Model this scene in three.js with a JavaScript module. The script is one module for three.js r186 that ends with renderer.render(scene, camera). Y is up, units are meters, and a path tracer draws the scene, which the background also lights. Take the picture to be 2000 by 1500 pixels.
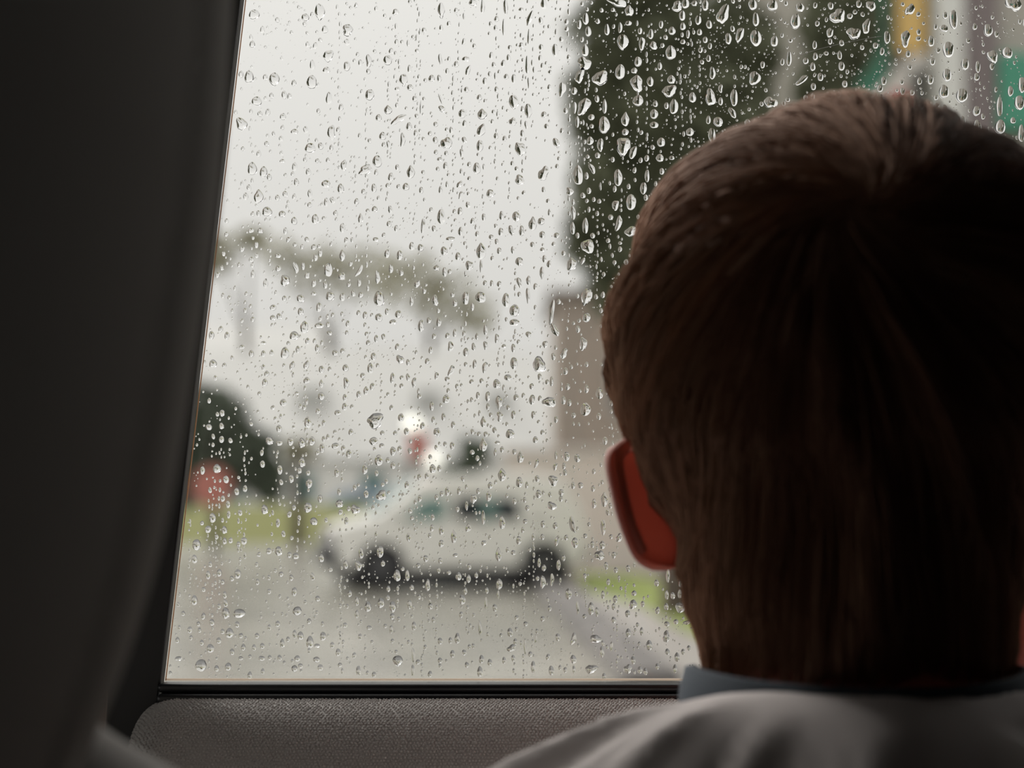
import * as THREE from 'three';
import { mergeGeometries } from 'three/addons/utils/BufferGeometryUtils.js';
import { RoundedBoxGeometry } from 'three/addons/geometries/RoundedBoxGeometry.js';

// ---------------------------------------------------------------- camera, sky, exposure
const scene = new THREE.Scene();
const renderer = new THREE.WebGLRenderer({ antialias: true });
renderer.toneMapping = THREE.LinearToneMapping;
renderer.toneMappingExposure = 1.0;
renderer.shadowMap.enabled = true;

const F = 3124, EYE = 1.15, HZ = 970;              // focal length in pixels, eye height, horizon row
const GLASS = 0.72;                                // distance of the window glass from the lens
const camera = new THREE.PerspectiveCamera(2 * Math.atan(HZ / F) * 180 / Math.PI, 2000 / (2 * HZ), 0.01, 600);
camera.setViewOffset(2000, 2 * HZ, 0, 0, 2000, 1500);
camera.position.set(0, EYE, 0);
camera.lookAt(0, EYE, -1);
camera.focus = GLASS;
camera.userData.fStop = camera.getFocalLength() / 10.4;

// even overcast sky, a little brighter towards the zenith
{
  const W = 64, H = 64, d = new Float32Array(W * H * 4);
  for (let j = 0; j < H; j++) {
    const s = Math.max(0, Math.sin(((j + 0.5) / H - 0.5) * Math.PI)), L = 0.64 * (1 + 1.1 * s);
    for (let i = 0; i < W; i++) d.set([L * 1.0, L * 0.985, L * 0.935, 1], (j * W + i) * 4);
  }
  const sky = new THREE.DataTexture(d, W, H, THREE.RGBAFormat, THREE.FloatType);
  sky.mapping = THREE.EquirectangularReflectionMapping; sky.magFilter = THREE.LinearFilter; sky.needsUpdate = true;
  scene.background = sky; scene.environment = sky;
}

// the sun behind the cloud: a broad soft light from high up beyond the window, towards the front of the car
const sun = new THREE.DirectionalLight(new THREE.Color(1, 0.97, 0.92), 3.2);
sun.position.set(-0.56, 0.62, -0.55).multiplyScalar(60); sun.name = 'sun'; sun.castShadow = true; sun.shadow.radius = 40; sun.shadow.mapSize.set(2048, 2048);
Object.assign(sun.shadow.camera, { left: -60, right: 60, top: 60, bottom: -60, near: 1, far: 200 });
scene.add(sun, sun.target);

// ---------------------------------------------------------------- helpers
let seed = 20240;
const rnd = () => { seed = (seed + 0x6d2b79f5) | 0; let t = Math.imul(seed ^ (seed >>> 15), 1 | seed); t = (t + Math.imul(t ^ (t >>> 7), 61 | t)) ^ t; return ((t ^ (t >>> 14)) >>> 0) / 4294967296; };
const rr = (a, b) => a + (b - a) * rnd();
const V = (x, y, z) => new THREE.Vector3(x, y, z);
const lerp = (a, b, t) => a + (b - a) * t, clamp = (x, a, b) => Math.min(b, Math.max(a, x));
const smooth = (a, b, x) => { const t = clamp((x - a) / (b - a), 0, 1); return t * t * (3 - 2 * t); };
const at = (px, py, d) => V((px - 1000) / F * d, EYE - (py - HZ) / F * d, -d);   // a point of the place at distance d
const onGround = (px, py) => { const d = EYE * F / (py - HZ); return [(px - 1000) / F * d, -d]; };
const used = new Map();
function numbered(n) { const k = used.get(n) ?? 0; used.set(n, k + 1); return k ? n + '_' + String(k).padStart(3, '0') : n; }
function tag(o, label, category, group, kind) { o.userData.label = label; o.userData.category = category; if (group) o.userData.group = group; if (kind) o.userData.kind = kind; return o; }
function shade(o) { o.castShadow = o.receiveShadow = true; return o; }
function thing(name, label, category, pos = [0, 0, 0], group, kind) { const g = new THREE.Group(); g.name = numbered(name); g.position.set(...pos); scene.add(g); return tag(g, label, category, group, kind); }
function part(name, geo, mat, parent, pos, rot) { const m = shade(new THREE.Mesh(geo, mat)); m.name = name; if (pos) m.position.set(...pos); if (rot) m.rotation.set(...rot); parent.add(m); return m; }
function single(name, geo, mat, label, category, pos = [0, 0, 0], group, kind) { const m = part(numbered(name), geo, mat, scene, pos); return tag(m, label, category, group, kind); }
const RB = (w, h, d, r = 0.01, s = 2) => new RoundedBoxGeometry(w, h, d, s, Math.min(r, w / 2.01, h / 2.01, d / 2.01));
const moved = (g, x, y, z) => g.translate(x, y, z);
const std = (r, g, b, rough = 0.8, o = {}) => { const m = new THREE.MeshPhysicalMaterial({ roughness: rough, ...o }); m.color.setRGB(r, g, b); return m; };

// smooth value noise
const H3 = (x, y, z) => { let h = Math.imul(x, 374761393) + Math.imul(y, 668265263) + Math.imul(z, 1274126177) | 0; h = Math.imul(h ^ (h >>> 13), 1274126177); return ((h ^ (h >>> 16)) >>> 0) / 4294967296; };
function noise(x, y = 0, z = 0) {
  const i = Math.floor(x), j = Math.floor(y), k = Math.floor(z), s = (t) => t * t * (3 - 2 * t), u = s(x - i), v = s(y - j), w = s(z - k);
  const c = (a, b, e) => H3(i + a, j + b, k + e);
  return lerp(lerp(lerp(c(0, 0, 0), c(1, 0, 0), u), lerp(c(0, 1, 0), c(1, 1, 0), u), v), lerp(lerp(c(0, 0, 1), c(1, 0, 1), u), lerp(c(0, 1, 1), c(1, 1, 1), u), v), w) * 2 - 1;
}
function tex(n, f, srgb) {                        // f(u, v) in 0..1 -> grey or [r, g, b] in 0..1
  const d = new Uint8Array(n * n * 4);
  for (let j = 0; j < n; j++) for (let i = 0; i < n; i++) { let c = f(i / n, j / n); if (!Array.isArray(c)) c = [c, c, c]; for (let k = 0; k < 3; k++) d[(j * n + i) * 4 + k] = clamp(c[k], 0, 1) * 255; d[(j * n + i) * 4 + 3] = 255; }
  const t = new THREE.DataTexture(d, n, n); t.wrapS = t.wrapT = THREE.RepeatWrapping; t.magFilter = THREE.LinearFilter; if (srgb) t.colorSpace = THREE.SRGBColorSpace; t.needsUpdate = true; return t;
}
const per = (u, v, k, z = 0) => noise(Math.cos(u * 6.2832) * k / 6.2832 + 40, Math.sin(u * 6.2832) * k / 6.2832 + Math.cos(v * 6.2832) * k / 6.2832, Math.sin(v * 6.2832) * k / 6.2832 + z);
const withRepeat = (t, s) => { const c = t.clone(); c.repeat.set(s, s); return c; };

const weaveTex = tex(256, (u, v) => 0.5 + 0.25 * Math.sin(u * 6.2832 * 32) * Math.sin(v * 6.2832 * 32) + 0.2 * per(u, v, 40));
const fineTex = tex(256, (u, v) => 0.5 + 0.5 * per(u, v, 50));
const blotchTex = tex(256, (u, v) => { const n = 0.9 + 0.1 * per(u, v, 9) + 0.08 * per(u, v, 40, 3); return [n, n, n]; }, true);

// surface nets: a closed mesh of the zero set of f in a box
function net(f, lo, hi, cell) {
  const n = [0, 1, 2].map((k) => Math.ceil((hi[k] - lo[k]) / cell) + 1), [nx, ny, nz] = n, val = new Float32Array(nx * ny * nz), id = new Int32Array(nx * ny * nz).fill(-1);
  for (let k = 0, o = 0; k < nz; k++) for (let j = 0; j < ny; j++) for (let i = 0; i < nx; i++, o++) val[o] = f(lo[0] + i * cell, lo[1] + j * cell, lo[2] + k * cell);
  const P = [], idx = [], sx = 1, sy = nx, sz = nx * ny, off = [0, sx, sy, sx + sy, sz, sx + sz, sy + sz, sx + sy + sz];
  const ed = [[0, 1], [2, 3], [4, 5], [6, 7], [0, 2], [1, 3], [4, 6], [5, 7], [0, 4], [1, 5], [2, 6], [3, 7]];
  for (let k = 0; k < nz - 1; k++) for (let j = 0; j < ny - 1; j++) for (let i = 0; i < nx - 1; i++) {
    const o = i + j * sy + k * sz; let m = 0;
    for (let c = 0; c < 8; c++) if (val[o + off[c]] < 0) m |= 1 << c;
    if (m === 0 || m === 255) continue;
    let x = 0, y = 0, z = 0, q = 0;
    for (const [a, b] of ed) {
      if (((m >> a) & 1) === ((m >> b) & 1)) continue;
      const va = val[o + off[a]], t = va / (va - val[o + off[b]]);
      x += lerp(a & 1, b & 1, t); y += lerp((a >> 1) & 1, (b >> 1) & 1, t); z += lerp(a >> 2, b >> 2, t); q++;
    }
    id[o] = P.length / 3; P.push(lo[0] + (i + x / q) * cell, lo[1] + (j + y / q) * cell, lo[2] + (k + z / q) * cell);
  }
  const quad = (a, b, c, d, flip) => flip ? idx.push(a, c, b, a, d, c) : idx.push(a, b, c, a, c, d);
  for (let k = 1; k < nz - 1; k++) for (let j = 1; j < ny - 1; j++) for (let i = 1; i < nx - 1; i++) {
    const o = i + j * sy + k * sz, s = val[o] < 0;
    if (s !== (val[o + sx] < 0)) quad(id[o], id[o - sy], id[o - sy - sz], id[o - sz], !s === false ? true : false);
    if (s !== (val[o + sy] < 0)) quad(id[o], id[o - sx], id[o - sx - sz], id[o - sz], s ? false : true);
    if (s !== (val[o + sz] < 0)) quad(id[o], id[o - sx], id[o - sx - sy], id[o - sy], s ? true : false);
  }
  const N = new Float32Array(P.length), e = cell * 0.5;
  for (let i = 0; i < P.length; i += 3) {
    const [x, y, z] = [P[i], P[i + 1], P[i + 2]]; let a = f(x + e, y, z) - f(x - e, y, z), b = f(x, y + e, z) - f(x, y - e, z), c = f(x, y, z + e) - f(x, y, z - e); const l = Math.hypot(a, b, c) || 1;
    N[i] = a / l; N[i + 1] = b / l; N[i + 2] = c / l;
  }
  // make every face agree with the outward gradient
  for (let i = 0; i < idx.length; i += 3) {
    const [a, b, c] = [idx[i] * 3, idx[i + 1] * 3, idx[i + 2] * 3], ux = P[b] - P[a], uy = P[b + 1] - P[a + 1], uz = P[b + 2] - P[a + 2], vx = P[c] - P[a], vy = P[c + 1] - P[a + 1], vz = P[c + 2] - P[a + 2];
    if ((uy * vz - uz * vy) * N[a] + (uz * vx - ux * vz) * N[a + 1] + (ux * vy - uy * vx) * N[a + 2] < 0) { const t = idx[i + 1]; idx[i + 1] = idx[i + 2]; idx[i + 2] = t; }
  }
  const g = new THREE.BufferGeometry(); g.setAttribute('position', new THREE.Float32BufferAttribute(P, 3)); g.setAttribute('normal', new THREE.BufferAttribute(N, 3));
  const uv = new Float32Array(P.length / 3 * 2); for (let i = 0; i < uv.length / 2; i++) { uv[i * 2] = P[i * 3] + P[i * 3 + 2] * 0.7; uv[i * 2 + 1] = P[i * 3 + 1] + P[i * 3 + 2] * 0.5; }
  g.setAttribute('uv', new THREE.BufferAttribute(uv, 2)); g.setIndex(idx); return g;
}
const capsule = (x, y, z, a, b, ra, rb) => { const dx = b[0] - a[0], dy = b[1] - a[1], dz = b[2] - a[2], t = clamp(((x - a[0]) * dx + (y - a[1]) * dy + (z - a[2]) * dz) / (dx * dx + dy * dy + dz * dz), 0, 1); return Math.hypot(x - a[0] - dx * t, y - a[1] - dy * t, z - a[2] - dz * t) - lerp(ra, rb, t); };
const ball = (x, y, z, c, r) => { const a = (x - c[0]) / r[0], b = (y - c[1]) / r[1], d = (z - c[2]) / r[2], k = Math.hypot(a, b, d); return (k - 1) * Math.min(r[0], r[1], r[2]); };
const smin = (a, b, k) => { const h = Math.max(k - Math.abs(a - b), 0) / k; return Math.min(a, b) - h * h * k * 0.25; };

// a prism of an outline (x, y) with depth along z
function prism(pts, depth, bevel = 0, seg = 2) {
  const g = new THREE.ExtrudeGeometry(new THREE.Shape(pts.map((p) => new THREE.Vector2(...p))), { depth: depth - 2 * bevel, bevelEnabled: bevel > 0, bevelSize: bevel, bevelThickness: bevel, bevelOffset: -bevel, bevelSegments: seg, curveSegments: 8 });
  return g.translate(0, 0, -depth / 2 + bevel);
}
// a slab on the ground from an outline in (x, z)
function slab(pts, y0, y1) { const g = prism(pts.map(([x, z]) => [x, -z]), y1 - y0); return g.rotateX(-Math.PI / 2).translate(0, (y0 + y1) / 2, 0); }

// ---------------------------------------------------------------- the cabin shell
const M = {
  headliner: std(0.2, 0.195, 0.19, 0.95), carpet: std(0.02, 0.02, 0.021, 1), blackTrim: std(0.012, 0.012, 0.013, 0.45), rubber: std(0.01, 0.01, 0.012, 0.35),
  litEdge: std(0.62, 0.42, 0.27, 1, { transmission: 0.6, thickness: 0 }), doorSkin: std(0.03, 0.032, 0.036, 0.25),
  leather: std(0.42, 0.4, 0.385, 0.36),
  seatCloth: std(0.37, 0.345, 0.315, 0.9, { bumpMap: withRepeat(weaveTex, 12), bumpScale: 0.0003 }), bench: std(0.03, 0.03, 0.032, 0.8, { bumpMap: withRepeat(weaveTex, 12), bumpScale: 0.0003 }),
};
const CX0 = -1.45, CX1 = 0.8, CZ1 = 0.75, CY0 = 0.4, CY1 = 1.66, DZ = -GLASS;
const shell = (name, label, cat, w, h, d, x, y, z, mat) => single(name, new THREE.BoxGeometry(w, h, d), mat, label, cat, [x, y, z], null, 'structure');
const cw = CX1 - CX0, cx = (CX0 + CX1) / 2, cd = CZ1 - DZ, cz = (CZ1 + DZ) / 2;
shell('floor', 'dark carpeted floor of the car cabin', 'floor', cw, 0.04, cd, cx, CY0 - 0.02, cz, M.carpet);
shell('ceiling', 'grey fabric headliner over the car cabin', 'ceiling', cw, 0.05, cd + 0.1, cx, CY1 + 0.025, cz, M.headliner);
{
  const g = thing('wall_front', 'dark front end of the cabin round the windscreen', 'wall', [0, 0, 0], null, 'structure'), z0 = DZ - 0.05, z1 = CZ1 + 0.05, y0 = 1.0, y1 = 1.62, h0 = DZ + 0.03, h1 = CZ1 - 0.05, xw = CX0 - 0.025;
  const put = (n, a, b, lo, hi) => part(n, new THREE.BoxGeometry(0.05, hi - lo, b - a), M.carpet, g, [xw, (lo + hi) / 2, (a + b) / 2]);
  put('lower_panel', z0, z1, CY0, y0); put('header', z0, z1, y1, CY1); put('post', z0, h0, y0, y1); put('post', h1, z1, y0, y1);
  const w = thing('window_2', 'windscreen at the front of the car cabin', 'window', [0, 0, 0], null, 'structure');
  part('pane', new THREE.PlaneGeometry(h1 - h0, y1 - y0).rotateY(Math.PI / 2), new THREE.MeshPhysicalMaterial({ color: 0xffffff, roughness: 0, transmission: 1, thickness: 0, ior: 1.5 }), w, [xw, (y0 + y1) / 2, (h0 + h1) / 2]);
}
shell('wall_rear', 'dark parcel wall behind the rear seat', 'wall', 0.05, CY1 - CY0, cd + 0.1, CX1 + 0.025, (CY0 + CY1) / 2, cz, M.carpet);
shell('wall_back', 'dark inner side of the far car door', 'wall', cw, CY1 - CY0, 0.05, cx, (CY0 + CY1) / 2, CZ1 + 0.025, M.carpet);

// ---------------------------------------------------------------- the door under the window and the frame round the glass
const WL = (py) => at(478 - 0.1176 * py, py, GLASS).x;            // the slanting front edge of the window
const Y_SILL = at(0, 1330, GLASS).y, WT = 1.56, WR = 0.5;          // lower, upper and rear edges of the opening
const pyOf = (y) => HZ + (EYE - y) * F / GLASS;
{
  const door = thing('door_1', 'dark car door with a pebbled grey padded sill under the rainy window', 'door', [0, 0, 0], null, 'structure');
  // padded sill: a rounded profile swept along the door
  const top = at(0, 1362, GLASS - 0.012).y, prof = [];
  const z0 = -(GLASS - 0.012);
  prof.push([z0 - 0.004, top - 0.012], [z0, top - 0.0015]);
  for (let i = 0; i <= 22; i++) { const t = i / 22, a = t * 1.5; prof.push([z0 + 0.004 + 0.042 * Math.sin(a), top - 0.068 * (1 - Math.cos(a))]); }
  prof.push([z0 + 0.046, top - 0.16], [z0 + 0.036, top - 0.22]);
  const xa = at(272, 0, GLASS).x, xb = CX1 - 0.01, nx = 120, P = [], U = [], I = []; let s = 0; const arc = prof.map((p, i) => (s += i ? Math.hypot(p[0] - prof[i - 1][0], p[1] - prof[i - 1][1]) : 0));
  for (let i = 0; i <= nx; i++) {
    const x = lerp(xa, xb, Math.pow(i / nx, 1.7)), e = clamp((x - xa) / 0.022, 0, 1), dip = 0.02 * (1 - Math.sqrt(1 - (1 - e) * (1 - e)));
    prof.forEach((p, j) => { P.push(x, p[1] - dip, p[0] - dip * 0.8); U.push(x, arc[j]); });
  }
  const m = prof.length; for (let i = 0; i < nx; i++) for (let j = 0; j < m - 1; j++) { const a = i * m + j, b = a + m; I.push(a, a + 1, b, b, a + 1, b + 1); }
  const g = new THREE.BufferGeometry(); g.setAttribute('position', new THREE.Float32BufferAttribute(P, 3)); g.setAttribute('uv', new THREE.Float32BufferAttribute(U, 2)); g.setIndex(I); g.computeVertexNormals();
  const sill = part('padded_sill', g, M.leather, door); sill.userData.label = 'pebbled dark grey leather sill with a rounded edge';
  // the leather grain: small pebbles standing proud of the sill
  {
    const sp = 0.00155, rowsN = Math.floor(0.125 / (sp * 0.866)), cols = Math.floor(0.92 / sp), peb = new THREE.SphereGeometry(1, 8, 6), inst = new THREE.InstancedMesh(peb, M.leather, rowsN * cols), mt = new THREE.Matrix4(), up0 = V(0, 1, 0);
    const on = (x, q) => { const e = clamp((x - xa) / 0.022, 0, 1), dip = 0.02 * (1 - Math.sqrt(1 - (1 - e) * (1 - e))); let j = 1; while (j < arc.length - 1 && arc[j] < q) j++; const t = clamp((q - arc[j - 1]) / (arc[j] - arc[j - 1]), 0, 1); return V(x, lerp(prof[j - 1][1], prof[j][1], t) - dip, lerp(prof[j - 1][0], prof[j][0], t) - dip * 0.8); };
    let n = 0;
    for (let j = 0; j < rowsN; j++) for (let i = 0; i < cols; i++) {
      const x = xa + (i + (j % 2) * 0.5 + rr(-0.17, 0.17)) * sp, q = arc[1] + (j + rr(-0.17, 0.17)) * sp * 0.866, c = on(x, q), nrm = on(x + 0.001, q).sub(c).cross(on(x, q + 0.001).sub(c)).normalize(); if (nrm.y < 0) nrm.negate();
      const k = rr(0.85, 1.1); mt.compose(c, new THREE.Quaternion().setFromUnitVectors(up0, nrm), V(sp * 0.41 * k, sp * 0.5, sp * 0.37 * k)); inst.setMatrixAt(n++, mt);
    }
    inst.count = n; inst.name = 'leather_grain'; inst.userData.kind = 'stuff'; shade(inst); sill.add(inst);
  }
  part('inner_panel', RB(xb - xa, top - 0.2 - CY0, 0.03, 0.01), M.blackTrim, door, [(xa + xb) / 2, (top - 0.2 + CY0) / 2, z0 + 0.03]);
  part('outer_panel', RB(cw + 0.1, Y_SILL - 0.02 - CY0 + 0.1, 0.03, 0.01), M.doorSkin, door, [cx, (Y_SILL - 0.02 + CY0 - 0.1) / 2, DZ - 0.03]);
}
const win = thing('window_1', 'rain covered side window of the car in its black frame', 'window', [0, 0, 0], null, 'structure');
{
  const glass = new THREE.MeshPhysicalMaterial({ color: 0xffffff, roughness: 0, transmission: 1, thickness: 0, ior: 1.5 });
  const shape = (dz, grow = 0) => [[WL(pyOf(Y_SILL - 0.02)) - 0.01, Y_SILL - 0.02], [WR, Y_SILL - 0.02], [WR - 0.05, WT], [WL(pyOf(WT)) - 0.01, WT]];
  const pts = shape(), gp = new THREE.ShapeGeometry(new THREE.Shape(pts.map((p) => new THREE.Vector2(...p))));
  part('pane', gp, glass, win, [0, 0, DZ]).userData.label = 'clear window glass';
  // frame: the black post towards the front, the header, the rear post
  const yb = CY0, x = (y) => WL(pyOf(y));
  const fx0 = CX0 + 0.12, fx1 = -0.25, fy0 = 1.06;
  part('pillar_trim', prism([[fx1, yb], [x(yb), yb], [x(CY1), CY1], [fx1, CY1]], 0.009, 0.001), M.blackTrim, win, [0, 0, DZ + 0.0045]);
  part('front_door_trim', new THREE.BoxGeometry(fx1 - CX0, fy0 - CY0, 0.03), M.blackTrim, win, [(CX0 + fx1) / 2, (fy0 + CY0) / 2, DZ - 0.005]);
  part('front_post', new THREE.BoxGeometry(fx0 - CX0, WT - fy0, 0.03), M.blackTrim, win, [(CX0 + fx0) / 2, (WT + fy0) / 2, DZ - 0.005]);
  part('front_pane', new THREE.PlaneGeometry(fx1 - fx0, WT - fy0), glass, win, [(fx0 + fx1) / 2, (WT + fy0) / 2, DZ]);
  part('edge_strip', prism([[x(Y_SILL), Y_SILL], [x(Y_SILL) + 0.0004, Y_SILL], [x(WT) + 0.0004, WT], [x(WT), WT]], 0.0006), M.litEdge, win, [0, 0, DZ - 0.0012]).userData.label = 'thin brown strip painted as the lit rubber edge';  // light on the rubber edge put into the brown colour
  part('header', RB(cw, CY1 - WT + 0.02, 0.04, 0.008), M.blackTrim, win, [cx, (CY1 + WT) / 2 + 0.005, DZ + 0.01]);
  part('rear_post', prism([[WR, Y_SILL - 0.03], [CX1, Y_SILL - 0.03], [CX1, WT], [WR - 0.05, WT]], 0.03, 0.003), M.blackTrim, win, [0, 0, DZ + 0.012]);
  const sx0 = x(Y_SILL), w = CX1 - sx0, ys = (py) => at(0, py, GLASS - 0.006).y, bar = (n, a, b, dz, mat, r, dp = 0.012) => part(n, RB(w, ys(a) - ys(b), dp, r), mat, win, [sx0 + w / 2, (ys(a) + ys(b)) / 2, DZ + dz]);
  bar('dust_lip', 1328.5, 1333, -0.0012, std(0.82, 0.74, 0.66, 1, { transmission: 0.7, thickness: 0 }), 0.0001, 0.0004).userData.label = 'sandy brown dust along the lower edge';
  bar('weatherstrip', 1331, 1349, 0.010, M.rubber, 0.002); bar('weatherstrip', 1349, 1372, 0.013, M.rubber, 0.0025);
  // hairline scratch in the glass
  const sc = [[1556, 110], [1600, 96], [1650, 84], [1690, 76], [1722, 71]].map(([a, b]) => at(a, b, GLASS + 0.0003));
  part('scratch', new THREE.TubeGeometry(new THREE.CatmullRomCurve3(sc), 16, 0.00011, 5), std(0.5, 0.5, 0.48, 0.6), win).userData.label = 'fine pale scratch in the glass';
}

// ---------------------------------------------------------------- seats, belt, cushion
{
  const seat = thing('front_seat', 'large dark grey front car seat with a reclined backrest beside the window', 'car seat');
  // backrest: rounded padded cross-sections stacked up a reclined line
  const edge = [[490, -200], [484, -120], [467, 0], [452, 230], [432, 450], [405, 620], [352, 900], [300, 1100], [240, 1260], [160, 1440], [70, 1700], [20, 2100]].map(([px, py]) => [at(px, py, 0.48).y, (1000 - px) / F]);
  const m = 64, P = [], I = [], U = [], rows = 60;
  for (let i = 0; i <= rows; i++) {
    const t = i / rows * (edge.length - 1), k = Math.min(edge.length - 2, Math.floor(t)), u = t - k, at4 = (c) => { const q = (j) => edge[clamp(j, 0, edge.length - 1)][c], [p0, p1, p2, p3] = [q(k - 1), q(k), q(k + 1), q(k + 2)]; return 0.5 * (2 * p1 + (p2 - p0) * u + (2 * p0 - 5 * p1 + 4 * p2 - p3) * u * u + (3 * p1 - p0 - 3 * p2 + p3) * u * u * u); };
    const y = at4(0), slope = at4(1), endRound = 0.5 + 0.5 * Math.sqrt(clamp(Math.min(i, rows - i) / 3, 0, 1)), loop = [];
    for (let j = 0; j < m; j++) { const q = j / m * Math.PI * 2, c = Math.cos(q), sn = Math.sin(q), e = 2 / 2.1; loop.push([0.11 * endRound * Math.sign(c) * Math.abs(c) ** e, -0.33 + 0.205 * endRound * Math.sign(sn) * Math.abs(sn) ** e]); }
    let lo = -1, hi = 0.2; for (let n = 0; n < 40; n++) { const xm = (lo + hi) / 2; let best = 9; for (const [lx, lz] of loop) best = Math.min(best, (lx + xm) / lz); if (best < slope) hi = xm; else lo = xm; }
    loop.forEach(([lx, lz], j) => { P.push(lx + lo, y, lz); U.push(j / m * 0.9, y); });
  }
  for (let i = 0; i < rows; i++) for (let j = 0; j < m; j++) { const a = i * m + j, b = i * m + (j + 1) % m; I.push(a, b, a + m, b, b + m, a + m); }
  for (let j = 1; j < m - 1; j++) I.push(0, j + 1, j, rows * m, rows * m + j, rows * m + j + 1);
  const bg = new THREE.BufferGeometry(); bg.setAttribute('position', new THREE.Float32BufferAttribute(P, 3)); bg.setAttribute('uv', new THREE.Float32BufferAttribute(U, 2)); bg.setIndex(I); bg.computeVertexNormals();
  part('backrest', bg, M.seatCloth, seat);
  part('seat_cushion', RB(0.5, 0.16, 0.44, 0.05, 4), M.seatCloth, seat, [-0.5, 0.62, -0.33]);
  part('seat_base', RB(0.4, 0.14, 0.36, 0.02), M.carpet, seat, [-0.5, 0.47, -0.33]);
  part('headrest', RB(0.09, 0.12, 0.2, 0.04, 4), M.seatCloth, seat, [-0.22, 1.42, -0.33]);

  const bench = thing('rear_bench', 'dark rear bench seat that the boy sits on', 'car seat');
  part('bench_cushion', RB(0.6, 0.2, 1.2, 0.05, 4), M.bench, bench, [0.32, 0.57, 0.02]);
  part('bench_back', RB(0.14, 0.6, 1.2, 0.05, 4), M.bench, bench, [0.66, 0.98, 0.02], [0, 0, -0.12]);
  part('bench_base', RB(0.55, 0.1, 1.18, 0.02), M.carpet, bench, [0.32, 0.45, 0.02]);

  // belt webbing hanging in front of the pillar trim
  const a = at(216, 1180, 0.65), b = at(196, 1400, 0.65), belt = thing('seat_belt', 'narrow grey brown seat belt strap hanging against the black pillar trim', 'seat belt');
  const strip = (p, q, w) => { const g = new THREE.BoxGeometry(w, p.y - q.y, 0.0015); return { g, pos: [(p.x + q.x) / 2, (p.y + q.y) / 2, (p.z + q.z) / 2], rot: [0, 0, -Math.atan2(p.x - q.x, p.y - q.y)] }; };
  const s = strip(a.clone().lerp(b, -2.5), b.clone().lerp(a, -1.6), 0.0048);
  part('webbing', s.g, std(0.2, 0.16, 0.14, 0.9), belt, s.pos, s.rot);
  const bp = b.clone().lerp(a, -1.6); part('anchor', RB(0.02, 0.02, 0.01, 0.003), M.blackTrim, belt, [bp.x, bp.y - 0.005, bp.z]);

  // rounded pale cushion, close to the lens and out of focus
  const q1 = at(40, 1470, 0.43), q2 = at(230, 1760, 0.45), q3 = at(280, 2500, 0.45);
  const f = (x, y, z) => smin(capsule(x, y, z, q1.toArray(), q2.toArray(), 0.02, 0.034), capsule(x, y, z, q2.toArray(), q3.toArray(), 0.034, 0.036), 0.02);
  single('bolster_cushion', net(f, [-0.19, 0.86, -0.51], [-0.02, 1.14, -0.37], 0.004), std(0.85, 0.82, 0.79, 0.85, { bumpMap: withRepeat(weaveTex, 20), bumpScale: 0.0002 }), 'pale grey rounded padded bolster, out of focus, below the dark front seat', 'cushion');
}

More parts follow.
